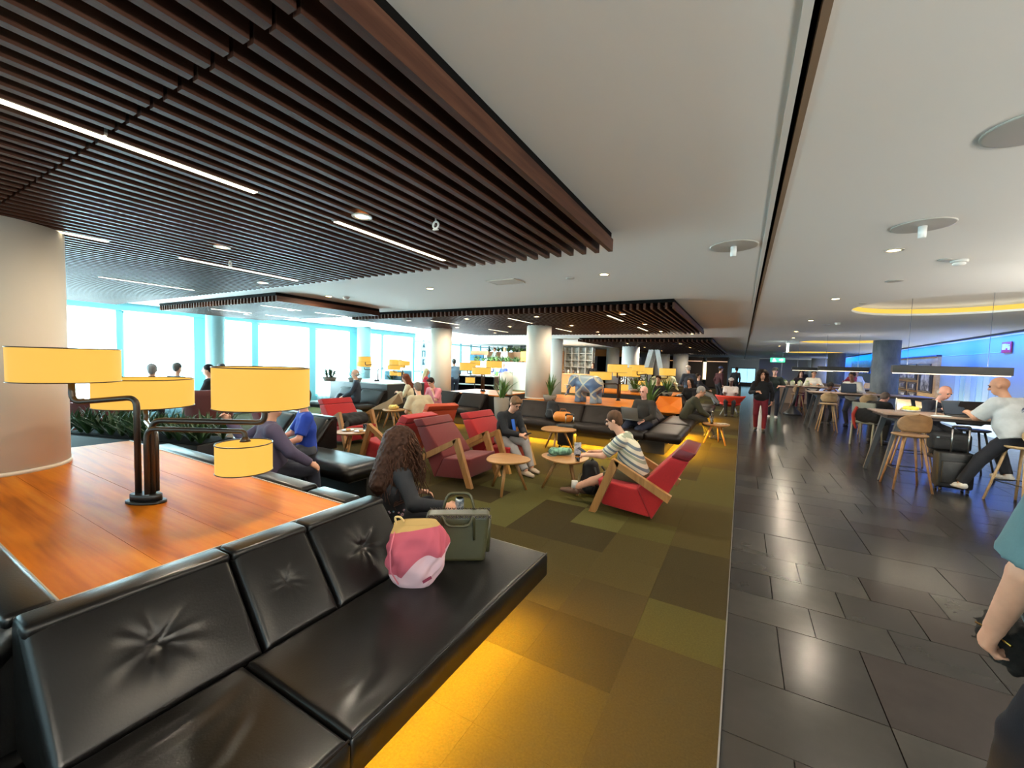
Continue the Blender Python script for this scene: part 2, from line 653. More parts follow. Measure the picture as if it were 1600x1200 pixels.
for k, (a, b) in enumerate(WIN):
    w = tag(thing('window_%d' % (k + 1), None, None, (XW, 0, 0)), kind='structure')
    ob('pane', MB().box(-.13, -.12, a, b, .35, 2.55), M_PANE, w)
    ob('frame', MB().box(-.15, -.09, a, a + .05, .35, 2.55).box(-.15, -.09, b - .05, b, .35, 2.55).box(-.15, -.09, a, b, .35, .4).box(-.15, -.09, a, b, 2.5, 2.55), M_FRAME, w)
    if k >= 2:
        n = int((b - a) / .018)
        ph = k * 1.3
        q = MB().grid(lambda u, v: (XW + .05 + .022 * math.sin(u * (b - a) * 46 + ph + .6 * math.sin(u * 9 + ph)) * (.5 + .5 * v), a + .02 + u * (b - a - .04), .12 + v * 2.41), n, 4)
        tag(ob('sheer_curtain', q, M_SHEER), WLAB[k - 2], 'curtain', 'sheer curtains along the window wall')

# ---- other walls: right glowing wall is near the bar, ends of the hall
M_WALL = mat('grey_wall', (176, 176, 174), rough=.85)
wb = MB().box(-12.6, 8.5, -4.62, -4.5, 0, .3).box(-12.6, 8.5, -4.62, -4.5, 2.6, ZC)
for k in range(12):
    wb.box(-12.6 + k * 1.9, -12.5 + k * 1.9, -4.62, -4.5, .3, 2.6)
tag(ob('wall_back', wb, M_FRAME), kind='structure')  # unseen glazed end, put in to admit the daylight fill
w = tag(thing('window_13', None, None), kind='structure')
for k in range(11):
    ob('pane', MB().box(-12.5 + k * 1.9, -10.7 + k * 1.9, -4.58, -4.56, .3, 2.6), M_PANE, w)
tag(ob('wall_front', MB().box(-22, 8.5, 59, 59.2, 0, ZC), M_WALL), kind='structure')
M_BLUEW = mat('washed_white_wall', (142, 152, 166), rough=.7, spec=.2)
tag(ob('wall_right', MB().hexa([(5.85, 13.2, 0), (6.0, 13.2, 0), (7.6, 46, 0), (7.45, 46, 0), (5.85, 13.2, ZC), (6.0, 13.2, ZC), (7.6, 46, ZC), (7.45, 46, ZC)]), M_BLUEW), kind='structure')
tag(ob('wall_side', MB().box(5.8, 8.5, 13.05, 13.2, 0, ZC).box(8.4, 8.5, -4.5, 13.2, 0, ZC).box(5.55, 5.8, 12.9, 13.2, 0, ZC), mat('bronze_panel', (118, 108, 88), rough=.5)), kind='structure')
tag(ob('wall_far_right', MB().box(7.4, 8.5, 46, 46.2, 0, ZC), M_WALL), kind='structure')
tag(ob('trim_5', MB().hexa([(5.33, 13.2, ZC - .05), (5.4, 13.2, ZC - .05), (7.0, 46, ZC - .05), (6.93, 46, ZC - .05), (5.33, 13.2, ZC - .002), (5.4, 13.2, ZC - .002), (7.0, 46, ZC - .002), (6.93, 46, ZC - .002)]), mat('led_profile', (44, 56, 84), rough=.5)), kind='structure')

def wall_at(y):
    return 5.85 + (y - 13.2) * 1.6 / 32.8

ang = math.atan2(1.6, 32.8)
for k in range(5):
    yc = 13.2 + 3.3 + k * 6.5
    area('blue_wash', (wall_at(yc) - .42, yc, ZC - .06), (0, -.75, -ang), .06, 6.4, 130, (.0, .15, 1.0))
    area('white_wash', (wall_at(yc) - .42, yc, .05), (0, PI + .6, -ang), .06, 6.4, 60, (.80, .93, 1.0))

# left far side: the hall widens behind the facade
tag(ob('wall_far_left', MB().box(-12.6, -12.45, 26.6, 59, 0, ZC), M_WALL), kind='structure')
tag(ob('floor_far_left', MB().box(-17, -12.6, 13, 27, -.12, 0), CT[0]), kind='structure')
tag(ob('ceiling_far_left', MB().box(-17, -12.6, 13, 27, ZC, ZC + .1), M_CEIL), kind='structure')

# ---- columns
def column(x, y, r, label, m=None, z0=0.0, z1=ZC, group=None):
    c = thing('round_column', label, 'column', (x, y, z0), group=group)
    m = m or M_WHITE
    ob('shaft', MB().lathe([(r, 0.012), (r, z1 - z0 - .001)], seg=48), m, c)
    ob('base_ring', MB().lathe([(r + .006, 0), (r + .006, .03)], seg=48), m, c)
    return c

M_COLW = mat('column_cream', (208, 200, 186), rough=.75, bump=.03, bscale=200)
column(-4.86, .72, .40, 'wide cream column rising from the near walnut table top', M_COLW, z0=.76, z1=ZS)
column(-4.49, 9.28, .31, 'white column in front of the planted terrace, behind the long dark sofa', M_COLW, z0=.763)
column(-7.84, 9.55, .31, 'cream column left of the cream elephant sculpture', M_COLW)
column(-7.31, 16.81, .33, 'white column just right of the terrace, farther back')
column(-4.92, 20.76, .42, 'broad white column behind the lamp cluster')
column(-7.55, 26.95, .42, 'narrow white column beside the orange bar canopy')
column(-6.03, 36.79, .62, 'warm lit white column behind the agave lamps')
column(-4.6, 37.2, .6, 'far white column beside the dark kiosk')
column(-11.6, 5.28, .2, 'slim facade column left of the middle windows', mat('facade_column', (150, 196, 204), rough=.6))
column(-11.7, 10.0, .23, 'slim facade column right of the middle windows', mat('facade_column', (150, 196, 204), rough=.6))
M_STONEC = mat('slate_column', (84, 88, 92), col2=(124, 126, 128), nscale=7, rough=.7, bump=.35, bscale=22, stretch=(1, 1, .35))
column(4.08, 17.67, .35, 'nearest dark slate-clad column beside the picture niche', M_STONEC)
column(4.84, 30.57, .42, 'second dark slate-clad column with blue light behind', M_STONEC)
column(6.0, 52, .55, 'farthest dark slate column near the end wall', M_STONEC)
column(6.3, 44.5, 1.0, 'far pale column lit warm from above', M_WHITE)

# ---- timber slat panels under the ceiling
def slat_panel(label, x0, x1, breaks, step=.1095, w=.034, z0=ZS, z1=2.665, hang=True, edge=True):
    t = thing('slat_ceiling_panel', label, 'ceiling panel')
    ob('black_backing', MB().box(x1, x0, breaks[0], breaks[-1], 2.668, ZC - .002), M_DARK, t)
    n = int(round((x0 - x1) / step))
    for ya, yb in zip(breaks[:-1], breaks[1:]):
        me = mesh_of('slat', MB().box(-w / 2, w / 2, ya + .006, yb - .006, z0, z1), M_SLAT)
        for i in range(n + 1):
            ob('slat', me, None, t, (x0 - i * step, 0, 0))
    if hang:
        h = MB()
        yy = breaks[0] + .35
        while yy < breaks[-1]:
            h.box(x1, x0, yy - .012, yy + .012, 2.645, 2.668)
            yy += .5
        ob('carrier_rail', h, M_BLACK, t)
    return t

P1 = slat_panel('large near dark timber slat panel across the upper left', -.96, -10.9, [-3.0, .68, 3.24])
PB = slat_panel('bluish slat panel in daylight near the windows', -6.9, -11.3, [4.05, 6.3])
P2 = slat_panel('mid-distance slat panel over the columns and sofas', -.98, -8.3, [6.75, 12.3])
P3 = slat_panel('far slat panel over the lamp cluster', -.99, -5.9, [16.0, 24.5, 33.0], step=.16)

# linear lights set between the slats
M_TUBE = emis('warm_tube', (255, 240, 200), 1.6)
M_ALU = mat('light_profile', (150, 148, 142), rough=.4, metal=.3)
def linear(x, y0, y1, label):
    t = thing('linear_light', label, 'ceiling light', (x, y0, ZS), group='linear lights between the slats')
    L = y1 - y0
    ob('profile', MB().box(-.03, .03, 0, L, .004, .06), M_ALU, t)
    ob('diffuser', MB().box(-.02, .02, .01, L - .01, -.004, .004), M_TUBE, t)
linear(-2.40, -.2, 1.31, 'longest cream linear light at upper left, near end cut by the frame')
linear(-2.40, 1.8, 2.95, 'linear light right of the glowing spot in the near slat panel')
linear(-4.73, 1.85, 3.05, 'linear light at mid left of the near slat panel')
linear(-7.0, 1.9, 2.93, 'far left linear light of the near slat panel')
linear(-4.65, .1, 1.34, 'linear light partly hidden by the wide cream column')
for x in (-7.8, -9.6):
    for y0 in (4.3, 5.4):
        linear(x, y0, y0 + .8, '%s linear light on the %s side of the bluish slat panel' % ('nearer' if y0 < 5 else 'farther', 'room' if x > -9 else 'window'))
for x, nm in ((-2.2, 'right'), (-4.3, 'middle'), (-6.4, 'left')):
    for y0, nn in ((7.4, 'nearer'), (9.9, 'farther')):
        linear(x, y0, y0 + 1.1, '%s linear light in the %s third of the mid-distance slat panel' % (nn, nm))

# downlights
M_WARM = emis('lamp_warm', (255, 214, 140), 9)
M_COOLW = emis('lamp_white', (255, 240, 215), 6)
M_RING = mat('trim_ring', (196, 190, 178), rough=.4)
def downlight(x, y, label, z=ZC, warm=True, power=0.0, r=.05, sp=2.0):
    t = thing('downlight', label, 'downlight', (x, y, z), group='ceiling downlights')
    ob('trim_ring', MB().lathe([(r + .022, -.004), (r + .022, 0.002), (r, .002), (r, -.004), (r + .022, -.004)], seg=20), M_RING, t)
    ob('lens', MB().lathe([(.001, .0), (r, .0)], seg=20), M_WARM if warm else M_COOLW, t)
    if power:
        l = bpy.data.lights.new('downlight_beam', 'AREA')
        l.shape = 'DISK'
        l.size = r * 1.9
        l.energy = power * .33
        l.color = (1, .86, .66) if warm else (1, .93, .82)
        o = bpy.data.objects.new('downlight_beam', l)
        o.location = (x, y, z - .006)
        COL.objects.link(o)
DL = [(-2.16, 1.82, 'bright glowing spot between the near slats above the linear light', ZS, 60), (-3.89, 1.83, 'small spot in the near slat panel at mid left', ZS, 50),
      (-5.32, 2.96, 'small spot near the far edge of the near slat panel', ZS, 40),
      (1.07, 4.66, 'warm downlight beside the right nozzle plate', ZC, 75), (1.12, 7.48, 'warm downlight left of the largest cove', ZC, 75), (1.2, 10.6, 'downlight in the walkway ceiling past the largest cove', ZC, 70),
      (1.23, 13.56, 'downlight over the walking woman', ZC, 70), (1.41, 16.3, 'downlight before the hanging exit sign', ZC, 60), (1.4, 22.0, 'fainter far walkway downlight past the exit sign', ZC, 60), (1.4, 28.0, 'farthest of the walkway downlights in view', ZC, 60),
      (-1.46, 4.7, 'downlight on the plain ceiling right of the square hatch', ZC, 80), (-4.11, 4.72, 'downlight on the plain ceiling left of the square hatch', ZC, 80), (-6.4, 4.69, 'downlight near the bluish slat panel', ZC, 60),
      (-8.9, 3.6, 'small downlight near the windows', ZC, 40), (-1.46, 14.2, 'downlight between the middle and far slat panels', ZC, 100), (-4.5, 14.2, 'downlight before the far slat panel, left', ZC, 110), (-7.2, 14.2, 'downlight before the terrace column', ZC, 120),
      (1.07, 1.6, 'walkway downlight above the viewer', ZC, 75), (1.07, -1.6, 'walkway downlight behind the viewer', ZC, 75), (-2.2, -1.5, 'slat panel spot behind the viewer', ZS, 50),
      (4.4, 4.6, 'downlight over the right of the walkway', ZC, 70), (4.4, 1.6, 'downlight right of the viewer', ZC, 70), (-9.5, 17.5, 'added fill downlight before the planted terrace, right one', ZC, 150), (-12.2, 18.6, 'added fill downlight before the planted terrace, left one', ZC, 150), (-8.0, 22.5, 'added fill downlight over the far bar', ZC, 150), (-3.0, 35.5, 'added fill downlight before the dark kiosks', ZC, 150), (1.2, 36, 'added fill downlight at the end of the walkway', ZC, 150), (3.2, 40, 'added fill downlight before the grey partition', ZC, 150), (-6.5, 33, 'added fill downlight before the warm far column', ZC, 150)]  # the strongest ones on this line are added to brighten the far hall
for x, y, lb, z, p in DL:
    downlight(x, y, lb, z, True, p, r=.045 if z == ZC else .04, sp=2.4)
k = 0
for x in (-1.9, -3.6, -5.3, -7.0):
    for y in (7.3, 9.2, 11.2):
        k += 1
        downlight(x, y, 'spot in the mid-distance slat panel, row %s from the left, place %s from the front' % (('four', 'three', 'two', 'one')[(k - 1) // 3], ('one', 'two', 'three')[(k - 1) % 3]), ZS, True, 44, r=.04, sp=2.4)
for x in (-2.2, -4.3):
    for y in (17.5, 21, 26):
        downlight(x, y, 'spot in the far slat panel, %s row, %s' % ('right' if x > -3 else 'left', {17.5: 'front', 21: 'middle', 26: 'back'}[y]), ZS, True, 110, r=.05, sp=2.4)
for x, y, lb in ((-8.0, 5.0, 'spot in the bluish slat panel, right'), (-10, 5.2, 'spot in the bluish slat panel, left')):
    downlight(x, y, lb, ZS, False, 0, r=.04)

# loudspeaker drops, nozzles, detector, hatch, exit signs
def drop_speaker(x, y, label):
    t = thing('drop_sensor', label, 'ceiling sensor', (x, y, ZS - .02))
    ob('stem', MB().tube([(0, 0, .02), (0, 0, .09)], .006, 6), M_WHITE, t)
    ob('ring', MB().tube([(.022 * math.cos(a * PI / 8), 0, .0 + .022 * math.sin(a * PI / 8)) for a in range(17)], .007, 6, cap=False), M_WHITE, t)
    ob('foot', MB().box(-.02, .02, -.008, .008, -.032, -.026), M_WHITE, t)
drop_speaker(-1.79, 2.1, 'small white ring-shaped sensor hanging in the near slat panel')
drop_speaker(-4.4, 2.14, 'small white ring-shaped sensor at mid left of the near slat panel')
M_PLATE = mat('nozzle_plate', (172, 168, 160), rough=.45)
for x, y, r, lb in ((-.12, 4.0, .185, 'round plate with white nozzle left of the ceiling slot'), (1.05, 3.95, .17, 'round plate with white nozzle right of the ceiling slot'), (1.02, 2.58, .17, 'round ceiling plate cut by the right frame edge')):
    t = thing('ceiling_nozzle', lb, 'ceiling nozzle', (x, y, ZC))
    ob('plate', MB().lathe([(r, 0), (r, -.006), (r - .012, -.008), (.001, -.008)], seg=40), M_PLATE, t)
    if y > 3:
        ob('nozzle', MB().lathe([(.022, -.09), (.024, -.008)], seg=20), mat('nozzle_white', (224, 224, 220), rough=.5), t)
for x, y, lb in ((1.67, 5.28, 'white smoke detector right of the warm downlight'), (-6.14, 4.85, 'small white smoke detector near the bluish slats'), (1.75, 11.2, 'small smoke detector far along the walkway')):
    t = thing('smoke_detector', lb, 'detector', (x, y, ZC))
    ob('base', MB().lathe([(.06, 0), (.06, -.015), (.052, -.02)], seg=24), M_WHITE, t)
    ob('head', MB().lathe([(.04, -.02), (.046, -.03), (.04, -.042), (.02, -.05), (.001, -.05)], seg=24), M_WHITE, t)
t = thing('ceiling_hatch', 'square access hatch in the plain ceiling beyond the near slat panel', 'hatch', (-2.77, 4.66, ZC))
ob('panel', MB().box(-.2, .2, -.13, .13, -.006, 0), M_PLATE, t)
ob('rim', MB().box(-.215, -.2, -.145, .145, -.008, 0).box(.2, .215, -.145, .145, -.008, 0).box(-.215, .215, -.145, -.13, -.008, 0).box(-.215, .215, .13, .145, -.008, 0), M_RING, t)
for x, y, s in ((1.55, 5.2, .05), (1.45, 6.2, .08), (1.55, 8.1, .05), (1.6, 11.6, .07), (-1.9, 4.75, .05)):
    t = thing('ceiling_speaker', 'small round grey speaker in the ceiling at %s' % {5.2: 'the right nozzle plate', 6.2: 'the warm walkway downlights', 8.1: 'the largest cove', 11.6: 'the second walkway detector', 4.75: 'the square hatch'}[y], 'ceiling speaker', (x, y, ZC))
    ob('grille', MB().lathe([(s, 0), (s, -.005), (s * .8, -.009), (.001, -.009)], seg=20), M_PLATE, t)
M_EXIT = emis('exit_green', (20, 190, 130), 1.6)
M_EXW = emis('exit_white', (230, 255, 245), 2.0)
t = thing('exit_sign', 'green and white hanging exit sign at the far end of the walkway', 'sign', (2.05, 33, 2.3))
ob('panel', MB().box(-.42, .42, -.03, .03, -.16, .14), M_EXIT, t)
ob('running_figure', MB().ball((-.2, -.035, .07), .035).box(-.25, -.14, -.04, -.03, -.03, .04).box(-.28, -.2, -.04, -.03, -.12, -.03).box(-.17, -.08, -.04, -.03, -.1, -.03), M_EXW, t)
ob('arrow', MB().prism([(.08, -.03), (.22, -.03), (.22, -.1), (.34, .0), (.22, .1), (.22, .03), (.08, .03)], -.04, -.03, 'y'), M_EXW, t)
ob('hanger', MB().tube([(-.3, 0, .14), (-.3, 0, .42)], .01, 5).tube([(.3, 0, .14), (.3, 0, .42)], .01, 5), M_WHITE, t)
t = thing('exit_sign', 'edge-lit exit sign blade hanging edge-on before the middle cove', 'sign', (1.42, 18.2, 2.44))
ob('panel', MB().box(-.02, .02, -.25, .25, -.12, .2), M_EXW, t)
ob('housing', MB().box(-.05, .3, -.3, .3, .2, .279), M_WHITE, t)

# ================================================================== UPHOLSTERED ISLANDS
def tufted(w, h, t, r, buttons=(), folds=(), nu=40, nv=40, puff=.01, seed=0):
    """padded slab: x 0..w, y 0..h, back at z=0, padded face near z=t. returns verts, faces"""
    rg = random.Random(seed)
    ph = [rg.uniform(0, 6.28) for _ in range(12)]
    us = np.linspace(0, w, nu + 1)
    vs = np.linspace(0, h, nv + 1)
    X, Y = np.meshgrid(us, vs)
    d = np.minimum(np.minimum(X, w - X), np.minimum(Y, h - Y))
    dd = np.clip(d, 0, r)
    Z = t - (r - np.sqrt(np.maximum(r * r - (r - dd) ** 2, 0)))
    Z += puff * (1 - (2 * X / w - 1) ** 4) * (1 - (2 * Y / h - 1) ** 4)
    inner = np.clip(d / (r * 1.2), 0, 1)
    for k, (bx, by, dep, rad, nf, amp) in enumerate(buttons):
        rx, ry = X - bx, Y - by
        R = np.sqrt(rx * rx + ry * ry) + 1e-6
        th = np.arctan2(ry, rx)
        Z -= dep * np.exp(-(R / rad)) * inner
        wob = np.sin(nf * th + ph[k] + 1.3 * np.sin(2 * th + ph[k + 1])) + .55 * np.sin((nf * 2 - 3) * th + ph[k + 2])
        Z += amp * wob * np.clip(R / (rad * .7), 0, 1) * np.exp(-(R / (rad * 2.3)) ** 1.6) * inner
    for (fx, fy, ax, ln, wd, am) in folds:
        c, s = math.cos(ax), math.sin(ax)
        a = (X - fx) * c + (Y - fy) * s
        b = -(X - fx) * s + (Y - fy) * c + .18 * a * a / max(ln, .01)
        Z += am * np.exp(-(a / ln) ** 2) * (np.exp(-(b / wd) ** 2) - .55 * np.exp(-((b - 1.6 * wd) / wd) ** 2)) * inner
    n1 = nu + 1
    v = [(X[j, i], Y[j, i], Z[j, i]) for j in range(nv + 1) for i in range(n1)]
    f = [(j * n1 + i, j * n1 + i + 1, (j + 1) * n1 + i + 1, (j + 1) * n1 + i) for j in range(nv) for i in range(nu)]
    ring = [i for i in range(n1)] + [j * n1 + nu for j in range(1, nv + 1)] + [nv * n1 + i for i in range(nu - 1, -1, -1)] + [j * n1 for j in range(nv - 1, 0, -1)]
    o = len(v)
    v += [(v[k][0], v[k][1], 0) for k in ring]
    L = len(ring)
    f += [(o + k, o + (k + 1) % L, ring[(k + 1) % L], ring[k]) for k in range(L)]
    f.append(tuple(reversed([o + k for k in range(L)])))
    return v, f


def place(v, O, Ux, Uy, Uz):
    O, Ux, Uy, Uz = Vector(O), Vector(Ux), Vector(Uy), Vector(Uz)
    return [O + Ux * p[0] + Uy * p[1] + Uz * p[2] for p in v]


M_YEL = emis('amber_led', (255, 176, 40), 3.0)


def sofa_run(label, origin, rz, backs, seats, m=M_LEATHER, seat_d=(.40, 1.04), res=1, led=True, ledp=22, endw=0.0, folds=True, btn=True):
    """bench with padded back: local x along the run, +y towards the sitter's front"""
    t = thing('leather_bench', label, 'sofa', (origin[0], origin[1], 0), rz)
    sl = Vector((0, -.29, .36)).normalized()
    nrm = Vector((0, .36, .29)).normalized()
    for k, (a, b) in enumerate(backs):
        w = b - a
        hh = .47
        n = (56, 56) if res > 1 else (18, 14)
        big = res > 1
        bt = [(w * .5, hh * .5, .036 if w > .45 else .02, .036 if w > .45 else .022, 8, .0058 if w > .45 else .003)] if w > .3 and btn else []
        v, f = tufted(w - .006, hh, .085, .03, bt, nu=n[0], nv=n[1], seed=k + 3)
        mb = MB().add(place(v, Vector((a + .003, .40, .415)) - nrm * .085, (1, 0, 0), sl, nrm), f, True)
        # solid wedge behind the padding and its leather top
        mb.prism([(.0, .30), (.33, .30), (.33, .43), (.07, .745), (.0, .745)], a + .004, b - .004, 'x')
        mb.cbox(((a + b) / 2, .066, .752), (w - .006, .135, .052), bev=.02, seg=3)
        bk = ob('back_cushion', mb, m, t)
        if bt:
            c = Vector((a + .003 + w * .5, .40, .415)) + sl * hh * .5 - nrm * .032
            ob('button', MB().ball(c, (.017, .014, .017), 12, 8), m, bk)
    for k, (a, b) in enumerate(seats):
        w, d = b - a, seat_d[1] - seat_d[0]
        fo = []
        if res > 1 and folds:
            rg = random.Random(k * 5 + 2)
            for q in range(7):
                fo.append((rg.uniform(.12, w - .12), rg.uniform(.1, d - .12), rg.uniform(-.6, .6) + (1.2 if q % 2 else .3), rg.uniform(.1, .24), rg.uniform(.026, .05), rg.uniform(.003, .007)))
        n = (150, 64) if res > 1 else (12, 8)
        v, f = tufted(w - .006, d, .15, .022, (), fo, n[0], n[1], puff=.008, seed=9)
        mb = MB().add(place(v, (a + .003, seat_d[0], .28), (1, 0, 0), (0, 1, 0), (0, 0, 1)), f, True)
        sc_ = ob('seat_cushion', mb, m, t)
        if res > 1:
            pts = [(a + .006, seat_d[1] - .004, .425), (b - .006, seat_d[1] - .004, .425)]
            ob('piping', MB().tube(pts, .005, 6), m, sc_)
    x0 = min(s[0] for s in seats)
    x1 = max(s[1] for s in seats)
    ob('plinth', MB().box(x0 + .05, x1 - .25 if x1 - x0 > 1 else x1, .02, seat_d[1] - .3, 0, .28), mat('plinth_black', (24, 20, 17), rough=.6), t)
    ob('underframe', MB().box(x0 + .02, x1 - .02, .05, seat_d[1] - .02, .262, .281), M_BLACK, t)
    if led:
        ob('led_strip', MB().box(x0 + .1, x1 - .1, seat_d[1] - .215, seat_d[1] - .205, .246, .262), M_YEL, t)
        ca, sa = math.cos(rz), math.sin(rz)
        lx, ly = (x0 + x1) / 2, seat_d[1] - .19
        # strip light under the seat, facing outwards and down
        o = area('under_seat_led', (origin[0] + lx * ca - ly * sa, origin[1] + lx * sa + ly * ca, .245), (0.62, 0, rz), x1 - x0 - .2, .03, ledp, (1, .52, .03))
    return t

# island 1
sofa_run('near black leather bench with buttoned back along the walnut table end', (-2.09, 2.41), -PI / 2,
         [(.56, 1.09), (1.09, 1.46), (1.46, 2.08)], [(0, 1.55), (1.55, 3.0)], res=2, ledp=95)
sofa_run('black leather bench at the left edge, seen only by its back top', (-1.97, .445), PI, [(0.12, 1.0), (1.0, 1.9), (1.9, 2.9)], [(0, 1.5), (1.5, 3.0)], seat_d=(.40, .95), led=False)
sofa_run('black leather bench behind the walnut table where the purple-shirted man sits', (-4.85, 1.665), 0, [(0, 1.15), (1.15, 2.3), (2.36, 2.74)], [(0, 1.55), (1.55, 3.12)], seat_d=(.40, .80), led=False, btn=False)
t = thing('island_table', 'walnut island table top holding the four-shade lamp', 'table', (0, 0, 0))
ob('carcass', MB().box(-5.35, -2.11, .46, 1.655, .02, .735), mat('plinth_black', (24, 20, 17), rough=.6), t)
for k, (a, b) in enumerate(((.45, .755), (.755, 1.06), (1.06, 1.365), (1.365, 1.655))):
    me = MB().box(-5.35, -2.11, a + .001, b - .001, .737, .762 - .0004 * (k % 2))
    ob('board', me, M_TOP, t)
ob('edge_trim', MB().box(-2.112, -2.104, .44, 1.66, .735, .766).box(-5.35, -2.104, .442, .45, .735, .766).box(-5.35, -2.104, 1.655, 1.662, .735, .766), mat('trim_alu', (200, 196, 188), rough=.3, metal=.7), t)

# bench across, island 2, islands farther off
sofa_run('black leather bench behind the blue T-shirt man', (-3.72, 3.98), PI, [(1.5, 2.3), (2.3, 3.1)], [(0, 1.6), (1.6, 3.2)], led=False, seat_d=(.4, 1.0), btn=False)
sofa_run('long dark buttoned bench facing the viewer in front of the patchwork elephant', (-2.1, 8.62), PI, [(.08, .85), (.85, 1.62), (1.62, 2.4)], [(-.56, 1.2), (1.2, 2.45)], m=M_LEATHER2, seat_d=(.4, .86), ledp=120)
sofa_run('dark bench along the walkway where the laptop man sits', (-1.93, 10.95), -PI / 2, [(.7, 1.5), (1.5, 2.25)], [(0, 1.6), (1.6, 3.15)], m=M_LEATHER2, seat_d=(.4, 1.03), ledp=120, res=1)
t = thing('island_table', 'walnut island table behind the laptop man', 'table')
ob('carcass', MB().box(-4.6, -1.95, 8.64, 10.9, .02, .735), mat('plinth_black', (24, 20, 17), rough=.6), t)
for k in range(5):
    ob('board', MB().box(-4.6, -1.95, 8.64 + .452 * k + .001, 8.64 + .452 * (k + 1) - .001, .737, .762), M_TOP, t)
sofa_run('dark bench seen side-on beyond the pink-shirted person', (-5.9, 9.2), PI, [(0, .8), (.95, 1.7)], [(0, 1.7)], m=M_LEATHER2, seat_d=(.4, .95), ledp=20, btn=False)
t = thing('island_table', 'walnut island table left of the cream elephant', 'table')
ob('carcass', MB().box(-7.45, -5.6, 9.25, 10.9, .02, .72), mat('plinth_black', (24, 20, 17), rough=.6), t)
for k in range(4):
    ob('board', MB().box(-7.45, -5.6, 9.25 + .41 * k + .001, 9.25 + .41 * (k + 1) - .001, .722, .75), M_TOP, t)
sofa_run('dark bench of the left island where the suited man sits', (-8.4, 8.0), PI, [(0, .9), (.9, 1.8)], [(0, 1.0), (1.0, 1.9)], m=M_LEATHER2, led=False, btn=False)
t = thing('island_table', 'dark-sided island counter under the window lamps', 'table', (-8.45, 8.02, 0), 0)
ob('carcass', MB().box(-2.4, 0, 0, 1.5, .02, .925), mat('charcoal_side', (52, 52, 52), rough=.5), t)
for k in range(4):
    ob('board', MB().box(-2.4, 0, .375 * k + .001, .375 * (k + 1) - .001, .927, .952), mat('pale_top', (190, 190, 184), rough=.4), t)
sofa_run('dark bench behind the agave pot, facing the walkway', (-1.75, 15.2), -PI / 2, [(.1, 1.0), (1.0, 1.9)], [(0, 1.2), (1.2, 2.4)], m=M_LEATHER2, ledp=30, btn=False)
t = thing('island_table', 'walnut island table carrying the far lamp cluster', 'table')
ob('carcass', MB().box(-4.6, -1.8, 12.9, 15.2, .02, .735), mat('plinth_black', (24, 20, 17), rough=.6), t)
for k in range(4):
    ob('board', MB().box(-4.6, -1.8, 12.9 + .575 * k + .001, 12.9 + .575 * (k + 1) - .001, .737, .762), M_TOP, t)

# ================================================================== LAMPS
def shade(parent, c, r, z0, z1, seg=40):
    mb = MB().lathe([(r, z0), (r, z1)], (c[0], c[1], 0), seg)
    mb.f = mb.f[:-2]
    mb.sm = mb.sm[:-2]
    o = ob('shade', mb, M_SHADE, parent)
    ob('diffuser', MB().lathe([(.001, z0 + .012), (r - .004, z0 + .012)], (c[0], c[1], 0), seg).lathe([(r - .004, z1 - .012), (.001, z1 - .012)], (c[0], c[1], 0), seg), M_SHADE, o)
    for z in (z0, z1):
        ob('rim', MB().tube([(c[0] + r * math.cos(2 * PI * k / seg), c[1] + r * math.sin(2 * PI * k / seg), z) for k in range(seg + 1)], .0035, 5, cap=False), M_BRONZE, o)
    return o


def bend(pts, r, n=5):
    """round the corners of a polyline"""
    pts = [Vector(p) for p in pts]
    out = [pts[0]]
    for a, b, c in zip(pts[:-2], pts[1:-1], pts[2:]):
        d1, d2 = (a - b), (c - b)
        q = min(r, d1.length * .49, d2.length * .49)
        s, e = b + d1.normalized() * q, b + d2.normalized() * q
        for i in range(n + 1):
            k = i / n
            out.append(s * (1 - k) ** 2 + b * 2 * k * (1 - k) + e * k * k)
    out.append(pts[-1])
    return out


def big_lamp(label, loc, rz, scale=1.0, which=(1, 2, 3, 4), group='branching drum-shade lamps', power=0):
    t = thing('branching_lamp', label, 'lamp', loc, rz, group)
    t.scale = (scale,) * 3
    def oval(a, b, z0, z1):
        return [(a, z0, b), (a, z1, b)]
    ob('base', MB().lathe([(.115, 0), (.115, .012), (.105, .014)], seg=32, sy=.55).lathe([(.092, .014), (.092, .05), (.086, .054)], seg=32, sy=.5), M_BLACK, t)
    ob('pole', MB().tube(bend([(-.045, 0, .05), (-.045, 0, .635), (-.43, 0, .592), (-.43, 0, .71)], .06), .0165, 10), M_BRONZE, t)
    ob('pole', MB().tube(bend([(.04, .0, .05), (.04, 0, .50), (.72, .0, .505), (.72, .0, .6)], .07), .0165, 10), M_BRONZE, t)
    if 4 in which:
        ob('arm', MB().tube(bend([(.04, -.035, .06), (.04, -.035, .455), (.625, -.035, .455), (.625, -.035, .40)], .06), .0145, 10).lathe([(.03, .395), (.022, .41), (.014, .425)], (.625, -.035, 0), 16), M_BRONZE, t)
        shade(t, (.62, -.035), .145, .22, .385)
    if 2 in which:
        ob('arm', MB().tube(bend([(.04, .03, .06), (.04, .03, .42), (-.36, .41, .42), (-.36, .41, .5)], .07), .0145, 10), M_BRONZE, t)
        shade(t, (-.36, .41), .27, .53, .72)
    if 1 in which:
        shade(t, (-.455, 0), .235, .72, .915)
    if 3 in which:
        shade(t, (.71, 0), .25, .60, .835)
    if power:
        for x, y, z in ((-.45, 0, .66), (.7, 0, .53), (-.36, .41, .45)):
            v = Matrix.Rotation(rz, 4, 'Z') @ Vector((x * scale, y * scale, z * scale))
            light('POINT', 'lamp_bulb', Vector(loc) + v, power, (1, .70, .36), .08)
    return t

